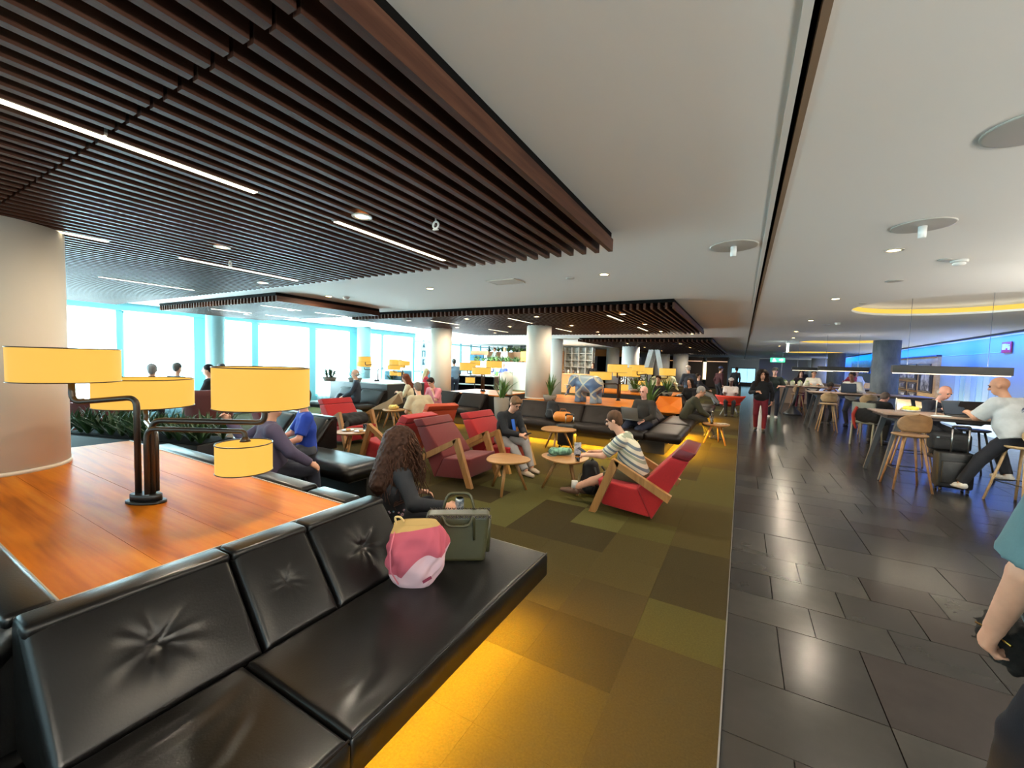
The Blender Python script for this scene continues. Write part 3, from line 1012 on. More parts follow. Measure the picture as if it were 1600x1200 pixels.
RL = math.radians(29.5)
L1 = big_lamp('large bronze lamp with four glowing drum shades on the near walnut table', (-3.1, 1.03, .762), RL, 1.0)
big_lamp('drum-shade lamp in front of the cream column at centre left', (-6.75, 10.2, .75), RL + 2.4, 1.0)
big_lamp('drum-shade lamp beside the patchwork elephant', (-2.7, 10.3, .762), RL + 1.2, 1.0)
big_lamp('drum-shade lamp among agaves in front of the broad white column', (-2.6, 13.5, .762), RL + .3, 1.0)
big_lamp('rearmost drum-shade lamp of the far cluster', (-3.6, 14.6, .762), RL - .7, 1.0)
big_lamp('drum-shade lamp on the pale table by the windows', (-9.6, 8.7, .952), RL + .6, .8, which=(1, 2, 3, 4))
big_lamp('drum-shade lamp by the second facade column', (-8.95, 9.1, .952), RL + 2.0, .7)

# ================================================================== LOUNGE CHAIRS AND TABLES
def armchair(name_label, loc, rz, m, band=None, w=.60):
    """deep slab armchair: local +y is the sitter's front"""
    t = thing('armchair', name_label, 'armchair', (loc[0], loc[1], 0), rz, 'slab armchairs with oak arms')
    def slab(poly, x0, x1, bev):
        bm = bmesh.new()
        vs = [bm.verts.new((x0, p[0], p[1])) for p in poly]
        f = bm.faces.new(vs)
        r = bmesh.ops.extrude_face_region(bm, geom=[f])
        for q in r['geom']:
            if isinstance(q, bmesh.types.BMVert):
                q.co.x = x1
        bmesh.ops.recalc_face_normals(bm, faces=bm.faces)
        bmesh.ops.bevel(bm, geom=list(bm.edges), offset=bev, segments=3, profile=.5, affect='EDGES')
        bm.verts.index_update()
        mb = MB().add([tuple(v.co) for v in bm.verts], [tuple(v.index for v in q.verts) for q in bm.faces], True)
        bm.free()
        return mb
    h = w / 2
    ob('seat', slab([(.47, .375), (.02, .33), (-.12, .045), (.41, .09)], -h, h, .022), m, t)
    ob('backrest', slab([(.03, .345), (-.30, .73), (-.475, .70), (-.135, .022)], -h, h, .022), m, t)
    ob('headband', slab([(-.30, .735), (-.385, .835), (-.545, .80), (-.475, .705)], -h, h, .016), band or m, t)
    for s in (-1, 1):
        x = s * (h + .03)
        leg = MB()
        leg.hexa([(x - .028, .46, 0), (x + .028, .46, 0), (x + .028, .54, 0), (x - .028, .54, 0), (x - .028, .215, .60), (x + .028, .215, .60), (x + .028, .30, .635), (x - .028, .30, .635)])
        a = ob('arm', leg, M_OAK, t)
        rail = MB()
        rail.hexa([(x - .028, -.30, .255), (x + .028, -.30, .255), (x + .028, .235, .54), (x - .028, .235, .54), (x - .028, -.335, .33), (x + .028, -.335, .33), (x + .028, .285, .642), (x - .028, .285, .642)])
        ob('arm_rail', rail, M_OAK, a)
    return t

armchair('bright red armchair where the striped-shirt man sits, nearest the walkway', (-.9, 4.80), PI / 2, M_RED, M_WINE, w=.66)
armchair('empty maroon armchair with oak arms beside the front round table', (-3.52, 4.67), -PI / 2, M_MAROON, w=.64)
armchair('bright red armchair back to back with the empty maroon one', (-4.72, 4.75), PI / 2 - .05, M_RED, w=.64)
armchair('red armchair under the woman with the phone', (-3.42, 5.62), -PI / 2 - .1, M_RED, w=.64)
armchair('orange armchair in front of the beige-shirted man', (-5.35, 6.25), PI / 2 - .4, M_ORANGE, w=.64)
armchair('maroon armchair behind the blue T-shirt man', (-6.75, 4.2), -PI / 2 + .1, M_MAROON, w=.75)
armchair('red armchair with a dark coat over it, left of the small plate table', (-6.7, 5.35), -PI / 2 - .1, M_RED, w=.64)

# low tables with pebble tops and three splayed legs
def pebble_table(label, x, y, h=.42, r=.29, rz=0.0, m=None):
    t = thing('side_table', label, 'table', (x, y, 0), rz, 'low pebble-topped oak tables')
    poly = []
    for k in range(40):
        a = 2 * PI * k / 40
        q = r * (1 + .07 * math.cos(3 * a))
        poly.append((q * math.cos(a), q * math.sin(a)))
    top = MB()
    top.prism(poly, h - .012, h)
    low = [(p[0] * .9, p[1] * .9) for p in poly]
    v = [(p[0], p[1], h - .012) for p in poly] + [(p[0], p[1], h - .03) for p in low]
    top.add(v, [(i, (i + 1) % 40, 40 + (i + 1) % 40, 40 + i) for i in range(40)] + [tuple(range(40, 80))], False)
    ob('tabletop', top, m or M_OAKX, t)
    for k in range(3):
        a = 2 * PI * k / 3 + .5
        ob('leg', MB().tube([(r * .35 * math.cos(a), r * .35 * math.sin(a), h - .025), (r * .95 * math.cos(a), r * .95 * math.sin(a), 0)], [.024, .017], 10), M_OAK, t)
    return t

pebble_table('front empty pebble table by the maroon armchair', -2.57, 4.50, .43, .28, .3)
pebble_table('pebble table with green bag and beer in front of the striped man', -1.98, 5.02, .43, .31, 1.0)
pebble_table('pebble table before the long dark bench', -3.0, 7.15, .42, .33, .2)
pebble_table('pebble table with plates beside the maroon armchair at left', -5.62, 4.62, .43, .3, .5)
pebble_table('pebble table beside the olive-coated man near the walkway', -.42, 9.95, .44, .27, .9)
pebble_table('pebble table with a bread basket by the beige-shirted man', -7.1, 6.95, .46, .27, .9)
pebble_table('pale glass-topped low table left of the beige tote chair', -7.85, 6.3, .42, .3, .1, mat('pale_glass_top', (176, 204, 208), rough=.15))
pebble_table('pebble table far left near the facade bench', -8.75, 6.6, .44, .3, .4)

# shell chair, tub chairs
def shell_chair(label, loc, rz, m, r=.36):
    t = thing('shell_chair', label, 'chair', (loc[0], loc[1], 0), rz)
    def fn(u, v):
        a = PI * (1.0 + u) * 1.0
        k = .15 + .85 * v
        x = r * 1.15 * math.cos(a) * k ** .7
        y = r * math.sin(a) * k ** .7
        return (x, y, .32 + .38 * v ** 1.4)
    mb = MB().grid(fn, 28, 10)
    mb.lathe([(.001, .30), (.2, .33), (.33, .40), (.34, .43), (.001, .43)], seg=28, sy=.9)
    o = ob('shell', mb, m, t)
    md = o.modifiers.new('thick', 'SOLIDIFY')
    md.thickness = .025
    for sx, sy in ((-1, -1), (1, -1), (1, 1), (-1, 1)):
        ob('leg', MB().tube([(sx * .14, sy * .12, .34), (sx * .28, sy * .26, 0)], .011, 8), M_CHROME, t)
    return t

shell_chair('orange-red shell chair on steel legs under the man in the cap', (-.32, 16.2), 0, mat('shell_red', (206, 58, 36), rough=.7), .42)
def tub_chair(label, loc, rz, m, h=.75, r=.4):
    t = thing('tub_chair', label, 'chair', (loc[0], loc[1], 0), rz)
    def wall(u, v):
        a = PI * (.9 + 1.2 * u)
        return (r * math.cos(a) * (1 + .12 * v), r * math.sin(a) * (1 + .12 * v), .06 + (h - .06) * v)
    o = ob('shell', MB().grid(wall, 24, 6), m, t)
    md = o.modifiers.new('thick', 'SOLIDIFY')
    md.thickness = .07
    ob('seat', MB().lathe([(r * .86, .12), (r * .9, .38), (r * .8, .43), (.001, .44)], seg=28), m, t)
    ob('foot', MB().lathe([(.22, 0), (.2, .03), (.04, .06), (.04, .13)], seg=20), M_BLACK, t)
    return t
M_TUB = mat('tub_maroon', (92, 42, 40), rough=.75)
tub_chair('maroon tub chair between the two big front shades', (-10.3, 4.55), .6, M_TUB, .86, .45)
tub_chair('maroon tub chair behind the left shade next to the column', (-9.6, 2.55), .4, M_TUB, .8, .45)
tub_chair('wine tub chair in front of the left facade bench', (-10.2, 10.1), 2.5, mat('tub_wine', (128, 36, 44), rough=.75), .8)
tub_chair('red tub chair of the blonde woman by the windows', (-10.6, 12.0), 2.0, mat('tub_red', (190, 30, 44), rough=.7), .78)
def wing_sofa(label, loc, rz):
    t = thing('highback_booth', label, 'sofa', (loc[0], loc[1], 0), rz)
    m = mat('booth_blue', (92, 132, 146), rough=.8)
    ob('backrest', MB().cbox((0, -.3, .66), (1.5, .12, 1.05), bev=.05, seg=3), m, t)
    for s in (-1, 1):
        ob('wing', MB().cbox((s * .72, .02, .66), (.1, .7, 1.05), bev=.045, seg=3), m, t)
    ob('seat', MB().cbox((0, .02, .3), (1.36, .6, .26), bev=.05, seg=3), m, t)
    ob('base', MB().box(-.6, .6, -.2, .25, 0, .17), M_BLACK, t)
wing_sofa('blue-grey high-back booth by the window, left of the two', (-11.4, 11.4), -1.0)
wing_sofa('blue-grey high-back booth by the window, right of the two', (-11.2, 13.2), -1.0)
def bucket(label, loc, rz, m):
    t = thing('facet_chair', label, 'chair', (loc[0], loc[1], 0), rz)
    ob('shell', MB().add([(-.34, .3, .4), (.34, .3, .4), (.38, -.1, .42), (.3, -.34, .8), (-.3, -.34, .8), (-.38, -.1, .42), (0, 0, .28), (.36, -.05, .6), (-.36, -.05, .6), (0, -.4, .55)],
                         [(0, 1, 6), (1, 2, 6), (2, 9, 6), (9, 5, 6), (5, 0, 6), (2, 3, 9), (3, 4, 9), (4, 5, 9), (1, 7, 2), (2, 7, 3), (0, 5, 8), (5, 4, 8)]), m, t).modifiers.new('thick', 'SOLIDIFY').thickness = .03
    for sx, sy in ((-1, -1), (1, -1), (1, 1), (-1, 1)):
        ob('leg', MB().tube([(sx * .16, sy * .14, .34), (sx * .26, sy * .24, 0)], [.018, .012], 8), M_OAK, t)
bucket('faceted orange chair beyond the laptop man', (-1.75, 12.0), PI, mat('facet_orange', (226, 132, 36), rough=.6))
bucket('beige canvas chair left of the beige-shirted man', (-7.75, 7.35), 2.2, mat('facet_beige', (150, 130, 104), rough=.9))

# ================================================================== HIGH TABLES, STOOLS, PENDANTS
M_TABLE = wood('grey_oak_top', (110, 92, 80), (134, 112, 98), (150, 128, 112), axis=0, rough=.4)
M_STEEL = mat('grey_steel', (72, 76, 80), rough=.45, metal=.4)
M_EDGE = mat('table_edge', (58, 42, 36), rough=.5)
M_BIRCH = wood('birch_ply', (160, 130, 92), (176, 146, 106), (188, 160, 120), axis=0, rough=.5)
M_BIRCH2 = wood('tan_ply', (118, 84, 48), (132, 96, 58), (144, 106, 66), axis=0, rough=.5)
M_GREYCH = mat('grey_chair', (128, 132, 122), rough=.6)

def high_table(label, x0, x1, y0, y1, h=1.05):
    t = thing('high_table', label, 'table', (x0, y0, 0))
    L, D = x1 - x0, y1 - y0
    ob('tabletop', MB().cbox((L / 2, D / 2, h - .012), (L, D, .024), bev=.006), M_TABLE, t)
    ob('edge_rail', MB().box(.06, L - .06, .06, D - .06, h - .07, h - .024), M_EDGE, t)
    for ex, s in ((.22, -1), (L - .22, 1)):
        for ey, q in ((.1, -1), (D - .1, 1)):
            ob('leg', MB().bar((ex, ey, h - .06), (ex + s * .2, ey + q * .07, 0), .075, .075, (0, 1, 0), .045, .045), M_STEEL, t)
        ob('cross_rail', MB().bar((ex + s * .02, .12, h - .1), (ex + s * .02, D - .12, h - .1), .05, .05), M_STEEL, t)
    return t
high_table('nearest high table with the white T-shirt man and laptops', 1.93, 5.3, 8.25, 9.2)
high_table('second high table past the grey chair', 1.75, 4.4, 14.5, 15.5)
high_table('third high table with the black potted stand', 1.35, 4.2, 18.9, 19.9)

def stool(label, x, y, rz, m=None, h=.76):
    t = thing('bar_stool', label, 'stool', (x, y, 0), rz, 'birch bar stools at the high tables')
    m = m or M_BIRCH
    def fn(u, v):
        a = -PI / 2 + (u - .5) * 2.1
        hh = .08 + .27 * v
        wd = math.sin(PI * min(max(v * .86 + .14, 0), 1)) ** .45
        aa = -PI / 2 + (u - .5) * 2.1 * wd
        return (.225 * math.cos(aa), .215 * math.sin(aa) + .0 - .02 * v, h + hh - .02)
    o = ob('backrest', MB().grid(fn, 14, 8), m, t)
    o.modifiers.new('thick', 'SOLIDIFY').thickness = .012
    ob('seat', MB().lathe([(.001, h - .02), (.17, h - .02), (.205, h), (.2, h + .014), (.001, h + .006)], seg=28), m, t)
    for sx, sy in ((-1, -1), (1, -1), (1, 1), (-1, 1)):
        ob('leg', MB().tube([(sx * .1, sy * .1, h - .02), (sx * .215, sy * .215, 0)], [.017, .014], 8), m, t)
    q = .172
    z = .28
    ob('footrest', MB().tube([(-q, -q, z), (q, -q, z), (q, q, z), (-q, q, z), (-q, -q, z)], .007, 6), M_BLACK, t)
    return t
stool('tan bar stool in front of the nearest high table, left of the suitcase', 2.17, 7.98, .1, M_BIRCH2, .78)
stool('pale bar stool under the white T-shirt man', 3.24, 7.84, .5, M_BIRCH)
stool('black bar stool on the far side of the nearest high table', 3.4, 9.65, PI, M_BLACK)
stool('bar stool at the left end of the second high table', 2.12, 14.1, .0)
stool('bar stool left of the grey chair', 2.95, 14.2, .15)
stool('bar stool on the far side of the nearest high table', 2.7, 9.75, PI)
stool('bar stool at the third high table, nearer the walkway', 1.85, 18.6, .2, M_BIRCH2)
stool('bar stool at the third high table, right one', 2.9, 18.6, -.2, M_BIRCH2)
stool('bar stool of the grey-shirted man', 3.4, 15.9, PI)

def grey_chair(label, x, y, rz):
    t = thing('cafe_chair', label, 'chair', (x, y, 0), rz)
    ob('seat', MB().cbox((0, 0, .52), (.46, .44, .03), bev=.01), M_GREYCH, t)
    ob('backrest', MB().cbox((0, -.2, .88), (.42, .035, .2), rx=-.15, bev=.012), M_GREYCH, t)
    for s in (-1, 1):
        ob('rear_leg', MB().prism([(-.24, 0), (-.2, 0), (-.14, .48), (-.17, .98), (-.22, .98), (-.2, .48)], s * .2 - .015, s * .2 + .015, 'x'), M_GREYCH, t)
        ob('front_leg', MB().tube([(s * .19, .19, .52), (s * .21, .24, 0)], [.018, .014], 8), M_GREYCH, t)
grey_chair('grey metal chair with a dark coat and red bag, between the high tables', 2.55, 12.1, -.6)

def pendant(label, x0, x1, y, z=1.66, zc=ZC, up=3):
    t = thing('pendant_bar', label, 'pendant lamp', (x0, y, z), group='black bar pendants')
    L = x1 - x0
    ob('housing', MB().box(0, L, -.05, .05, 0, .12), M_BLACK, t)
    ob('diffuser', MB().box(.02, L - .02, -.04, .04, -.012, 0), emis('pendant_glow', (255, 226, 178), 2.2), t)
    for q in (.18, L - .25):
        ob('cable', MB().tube([(q, 0, .12), (q, .0, zc - z)], .003, 5), mat('cable_grey', (88, 96, 108), rough=.6), t)
    area('pendant_light', (x0 + L / 2, y, z - .02), (0, 0, 0), L * .9, .05, 5 * L, (1, .86, .64))
    area('added_ceiling_fill', (x0 + L / 2, y, z + .13), (PI, 0, 0), L * .9, .06, up, (1, .95, .86))  # upward light added to the pendants to brighten the ceiling
pendant('long black bar pendant over the nearest high table', 2.10, 3.42, 8.75, 1.68, 2.9)
pendant('black bar pendant over the second high table', 1.95, 3.12, 15.0, 1.68)
pendant('black bar pendant over the third high table', 1.7, 3.0, 19.4, 1.66)

for yy, nm, xx, pw in ((5.5, 'out of frame at the right, nearest the suitcase', 3.6, 220), (2.2, 'beside the viewer', 3.4, 190), (-2.2, 'behind the viewer', 2.7, 1150)):  # unseen tables and pendants, added to throw light on the ceiling
    high_table('added unseen high table %s, right of the walkway' % nm, xx, 6.2, yy - .48, yy + .48)
    pendant('added ceiling-fill pendant over the unseen high table %s' % nm, xx + .1, 6.0, yy, 1.5, ZC, pw)

# ---- niche of framed pictures, bar opening, chart panel, fire sign on the glowing wall
def wpt(y, off=0.0):
    return wall_at(y) - off
M_NICHE = wood('niche_oak', (168, 118, 66), (186, 138, 84), (200, 154, 100), axis=1, rough=.5)
def wallbox(mb, y0, y1, z0, z1, d0, d1):
    a, b = wall_at(y0), wall_at(y1)
    mb.hexa([(a - d1, y0, z0), (a - d0, y0, z0), (b - d0, y1, z0), (b - d1, y1, z0), (a - d1, y0, z1), (a - d0, y0, z1), (b - d0, y1, z1), (b - d1, y1, z1)])
    return mb
n1 = thing('picture_niche', 'oak wall panel holding framed dark pictures, right of the slate column', 'wall panel')
ob('panel', wallbox(MB(), 20.3, 25.6, 0.0, 2.3, 0, .1), M_NICHE, n1)
ob('top_edge', wallbox(MB(), 20.3, 25.6, 2.3, 2.36, 0, .14), M_EDGE, n1)
fr_i = 0
M_FRM = mat('dark_frame', (40, 24, 18), rough=.4)
M_PIC = mat('old_print', (58, 44, 38), col2=(196, 178, 158), nscale=3.2, namt=.25, rough=.6)
M_PICL = mat('print_mount', (206, 168, 112), rough=.6)
FN = ['top left', 'top middle', 'top right', 'second-row wide', 'second-row tall', 'third-row left', 'third-row middle', 'lowest left', 'lowest right']
for (a, b, c, d) in ((24.0, 25.2, 1.8, 2.05), (22.6, 23.8, 1.8, 2.05), (20.9, 22.4, 1.8, 2.05), (22.5, 25.2, 1.4, 1.72), (20.6, 22.2, .95, 1.72), (24.0, 25.2, .98, 1.3), (22.5, 23.7, .98, 1.3), (23.8, 25.2, .62, .9), (22.4, 23.6, .62, .9)):
    p = thing('framed_picture', '%s dark-framed picture on the oak panel' % FN[fr_i], 'picture', group='dark-framed pictures on the oak panel')
    fr_i += 1
    ob('frame', wallbox(MB(), a, b, c, d, .1, .13), M_FRM, p)
    ob('mount_line', wallbox(wallbox(MB(), a + .1, b - .1, c + .035, c + .05, .13, .134), a + .1, b - .1, d - .05, d - .035, .13, .134), M_PICL, p)
    ob('print', wallbox(MB(), a + .3, b - .3, c + .08, d - .08, .13, .135), M_PIC, p)
n2 = thing('picture_niche', 'oak-framed bar opening with a bottle shelf left of the slate column', 'wall panel')
ob('panel', wallbox(wallbox(MB(), 30, 38.5, 1.95, 2.4, 0, .1), 30, 30.5, 0, 2.4, 0, .1), M_NICHE, n2)
ob('counter', wallbox(MB(), 30, 38.5, 0, 1.05, .3, .9), M_NICHE, n2)
ob('back', wallbox(MB(), 30.5, 38.5, 1.05, 1.95, 0, .03), mat('bar_back', (150, 166, 176), rough=.4), n2)
ob('shelf', wallbox(MB(), 30.5, 38.5, 1.55, 1.58, .03, .2), M_CHROME, n2)
for k in range(8):
    yb = 31.0 + k * .85
    c = thing('bottle', 'bottle %s from the slate column on the bar shelf' % ('first', 'second', 'third', 'fourth', 'fifth', 'sixth', 'seventh', 'eighth')[k], 'bottle', (wall_at(yb) - .12, yb, 1.58), group='bottles on the bar shelf')
    ob('glass', MB().lathe([(.045, 0), (.045, .16), (.018, .21), (.016, .27), (.02, .28)], seg=12), mat('bottle_glass_%d' % (k % 3), ((60, 74, 60), (96, 104, 120), (150, 120, 80))[k % 3], rough=.15), c)
p = thing('chart_panel', 'pale blue panel of vertical columns on the glowing wall behind the white T-shirt man', 'wall panel')
ob('board', wallbox(MB(), 15.7, 18.6, .62, 1.68, .04, .07), mat('chart_blue', (176, 196, 212), rough=.6), p)
for k in range(7):
    y0 = 15.75 + k * .41
    ob('strip', wallbox(MB(), y0, y0 + .36, .72, 1.66, .07, .085), mat('chart_strip_%d' % (k % 3), ((160, 184, 206), (190, 204, 200), (170, 196, 190))[k % 3], rough=.6), p)
ob('line', wallbox(wallbox(MB(), 15.75, 18.55, .80, .815, .085, .09), 15.75, 18.55, .62, .64, .07, .09), mat('chart_ink', (70, 90, 150), rough=.6), p)
s = thing('fire_sign', 'small square red fire-equipment sign high on the blue wall', 'sign')
ob('plate', wallbox(MB(), 15.25, 15.75, 2.28, 2.56, .03, .05), mat('sign_red', (186, 20, 40), rough=.6), s)
ob('symbol', wallbox(wallbox(wallbox(wallbox(MB(), 15.52, 15.7, 2.36, 2.51, .05, .056), 15.42, 15.5, 2.40, 2.5, .05, .056), 15.3, 15.4, 2.35, 2.44, .05, .056), 15.32, 15.46, 2.46, 2.49, .05, .056), mat('sign_white', (236, 226, 228), rough=.6), s)
tag(ob('trim_6', wallbox(MB(), 15.9, 20.2, 2.30, 2.315, 0, .02), mat('thin_line', (150, 190, 235), rough=.5)), kind='structure')

# ================================================================== PEOPLE: blended volumes meshed by surface nets
def nets(F, org, vx):
    S = F < 0
    nx, ny, nz = F.shape
    cnt = np.zeros((nx - 1, ny - 1, nz - 1), np.uint8)
    for a in (0, 1):
        for b in (0, 1):
            for c in (0, 1):
                cnt += S[a:nx - 1 + a, b:ny - 1 + b, c:nz - 1 + c]
    act = (cnt > 0) & (cnt < 8)
    ii = np.argwhere(act)
    if len(ii) == 0:
        return np.zeros((0, 3)), np.zeros((0, 4), int)
    idx = -np.ones(act.shape, np.int64)
    idx[act] = np.arange(len(ii))
    cor = np.array([(a, b, c) for a in (0, 1) for b in (0, 1) for c in (0, 1)])
    val = np.stack([F[ii[:, 0] + a, ii[:, 1] + b, ii[:, 2] + c] for a, b, c in cor], 1)
    sm = np.zeros((len(ii), 3))
    n = np.zeros(len(ii))
    for p in range(8):
        for q in range(p + 1, 8):
            d = cor[q] - cor[p]
            if np.abs(d).sum() != 1:
                continue
            v0, v1 = val[:, p], val[:, q]
            m = (v0 < 0) != (v1 < 0)
            t = np.where(m, v0 / np.where(np.abs(v0 - v1) < 1e-12, 1, v0 - v1), 0)
            sm += np.where(m[:, None], cor[p] + t[:, None] * d, 0)
            n += m
    V = (ii + sm / n[:, None]) * vx + org
    faces = []
    for ax in range(3):
        o1, o2 = [k for k in range(3) if k != ax]
        sl0 = [slice(1, -1)] * 3
        sl0[ax] = slice(0, -1)
        sl1 = [slice(1, -1)] * 3
        sl1[ax] = slice(1, None)
        A, B = S[tuple(sl0)], S[tuple(sl1)]
        e = np.argwhere(A != B)
        if len(e) == 0:
            continue
        inside = A[e[:, 0], e[:, 1], e[:, 2]]
        base = e.copy()
        base[:, o1] += 1
        base[:, o2] += 1
        def g(d1, d2):
            c = base.copy()
            c[:, o1] -= d1
            c[:, o2] -= d2
            return idx[c[:, 0], c[:, 1], c[:, 2]]
        q = np.stack([g(1, 1), g(0, 1), g(0, 0), g(1, 0)], 1)
        flip = inside if ax != 1 else ~inside
        q[~flip] = q[~flip][:, ::-1]
        faces.append(q)
    f = np.concatenate(faces)
    f = f[(f >= 0).all(1)]
    return V, f


class Vol:
    """list of blended primitives"""
    def __init__(s):
        s.p = []

    def cone(s, a, b, ra, rb=None, k=.02, side=None, sc=1.0, flat=(False, False)):
        s.p.append(('c', np.array(a, float), np.array(b, float), ra, ra if rb is None else rb, k, None if side is None else np.array(side, float), sc, flat))
        return s

    def ell(s, c, r, k=.02, R=None):
        s.p.append(('e', np.array(c, float), np.array(r, float), k, R))
        return s

    def cut(s, pt, n, k=.004):
        s.p.append(('x', np.array(pt, float), np.array(n, float) / np.linalg.norm(n), k))
        return s

    def sub(s, c, r, k=.01):
        s.p.append(('s', np.array(c, float), np.array(r, float), k))
        return s

    def field(s, vx, pad=3):
        lo, hi = np.full(3, 1e9), np.full(3, -1e9)
        for p in s.p:
            if p[0] == 'c':
                m = max(p[3], p[4]) * max(p[7], 1) + p[5]
                lo = np.minimum(lo, np.minimum(p[1], p[2]) - m)
                hi = np.maximum(hi, np.maximum(p[1], p[2]) + m)
            elif p[0] == 'e':
                m = p[2].max() + p[3]
                lo = np.minimum(lo, p[1] - m)
                hi = np.maximum(hi, p[1] + m)
        lo -= pad * vx
        hi += pad * vx
        n = np.ceil((hi - lo) / vx).astype(int) + 1
        ax = [lo[i] + np.arange(n[i]) * vx for i in range(3)]
        F = np.full(n, .5, np.float32)
        for p in s.p:
            if p[0] == 'x':
                d = ((ax[0] - p[1][0]) * p[2][0])[:, None, None] + ((ax[1] - p[1][1]) * p[2][1])[None, :, None] + ((ax[2] - p[1][2]) * p[2][2])[None, None, :]
                F = np.maximum(F, d.astype(np.float32))
                continue
            if p[0] == 'c':
                m = max(p[3], p[4]) * max(p[7], 1) + p[5] + 2 * vx
                b0, b1 = np.minimum(p[1], p[2]) - m, np.maximum(p[1], p[2]) + m
                k = p[5]
            else:
                m = p[2].max() + p[3] + 2 * vx
                b0, b1 = p[1] - m, p[1] + m
                k = p[3]
            i0 = np.clip(((b0 - lo) / vx).astype(int), 0, n - 1)
            i1 = np.clip(np.ceil((b1 - lo) / vx).astype(int) + 1, 1, n)
            X, Y, Z = np.meshgrid(*[ax[i][i0[i]:i1[i]].astype(np.float32) for i in range(3)], indexing='ij')
            P = np.stack([X, Y, Z], -1)
            if p[0] == 'c':
                a, b, ra, rb, _, side, scl, flat = p[1:]
                ba = b - a
                L2 = float(ba @ ba) + 1e-9
                q = P - a.astype(np.float32)
                h0 = (q @ ba.astype(np.float32)) / L2
                h = np.clip(h0, 0, 1)
                q = q - h[..., None] * ba.astype(np.float32)
                if side is not None:
                    sd = (side / np.linalg.norm(side)).astype(np.float32)
                    w = q @ sd
                    q = q - (w * (1 - 1 / scl))[..., None] * sd
                d = np.sqrt((q * q).sum(-1)) - (ra + (rb - ra) * h)
                L = math.sqrt(L2)
                if flat[0]:
                    d = np.maximum(d, -h0 * L)
                if flat[1]:
                    d = np.maximum(d, (h0 - 1) * L)
            else:
                q = P - p[1].astype(np.float32)
                if p[0] == 'e' and p[4] is not None:
                    q = q @ p[4].astype(np.float32)
                r = p[2].astype(np.float32)
                qq = np.sqrt(((q / r) ** 2).sum(-1))
                d = (qq - 1) * float(p[2].min())
            sl = tuple(slice(i0[i], i1[i]) for i in range(3))
            f = F[sl]
            if p[0] == 's':
                F[sl] = np.maximum(f, -d)
                continue
            hh = np.clip(.5 + .5 * (f - d) / k, 0, 1)
            F[sl] = f + (d - f) * hh - k * hh * (1 - hh)
        return F, lo

    def mesh(s, name, vx, m, noise=0.0, nfreq=20.0):
        F, lo = s.field(vx)
        if noise:
            n = F.shape
            g = [lo[i] + np.arange(n[i]) * vx for i in range(3)]
            q = np.sin(g[0] * nfreq)[:, None, None] * np.sin(g[1] * nfreq * 1.1 + 1)[None, :, None] * np.sin(g[2] * nfreq * .9)[None, None, :]
            q = q + .6 * np.sin(g[0] * nfreq * 2.3 + 2)[:, None, None] * np.sin(g[1] * nfreq * 1.9)[None, :, None] * np.sin(g[2] * nfreq * 2.1 + .7)[None, None, :]
            F = F + (noise * q).astype(np.float32)
        V, f = nets(F, lo, vx)
        me = bpy.data.meshes.new(name)
        me.from_pydata(V.tolist(), [], f.tolist())
        me.polygons.foreach_set('use_smooth', [True] * len(me.polygons))
        me.materials.append(m)
        me.update()
        return me


def ik(a, t, l1, l2, pole):
    a, t, pole = Vector(a), Vector(t), Vector(pole)
    d = t - a
    L = d.length
    mx = (l1 + l2) * .995
    if L > mx:
        t = a + d * (mx / L)
        d = t - a
        L = mx
    d.normalize()
    x = (l1 * l1 - l2 * l2 + L * L) / (2 * L)
    h = math.sqrt(max(l1 * l1 - x * x, 0))
    p = pole - d * pole.dot(d)
    if p.length < 1e-5:
        p = d.orthogonal()
    return a + d * x + p.normalized() * h, t


SKIN = {'light': (214, 160, 132), 'tan': (188, 134, 104), 'brown': (120, 78, 56), 'dark': (84, 54, 42), 'pink': (222, 160, 140)}


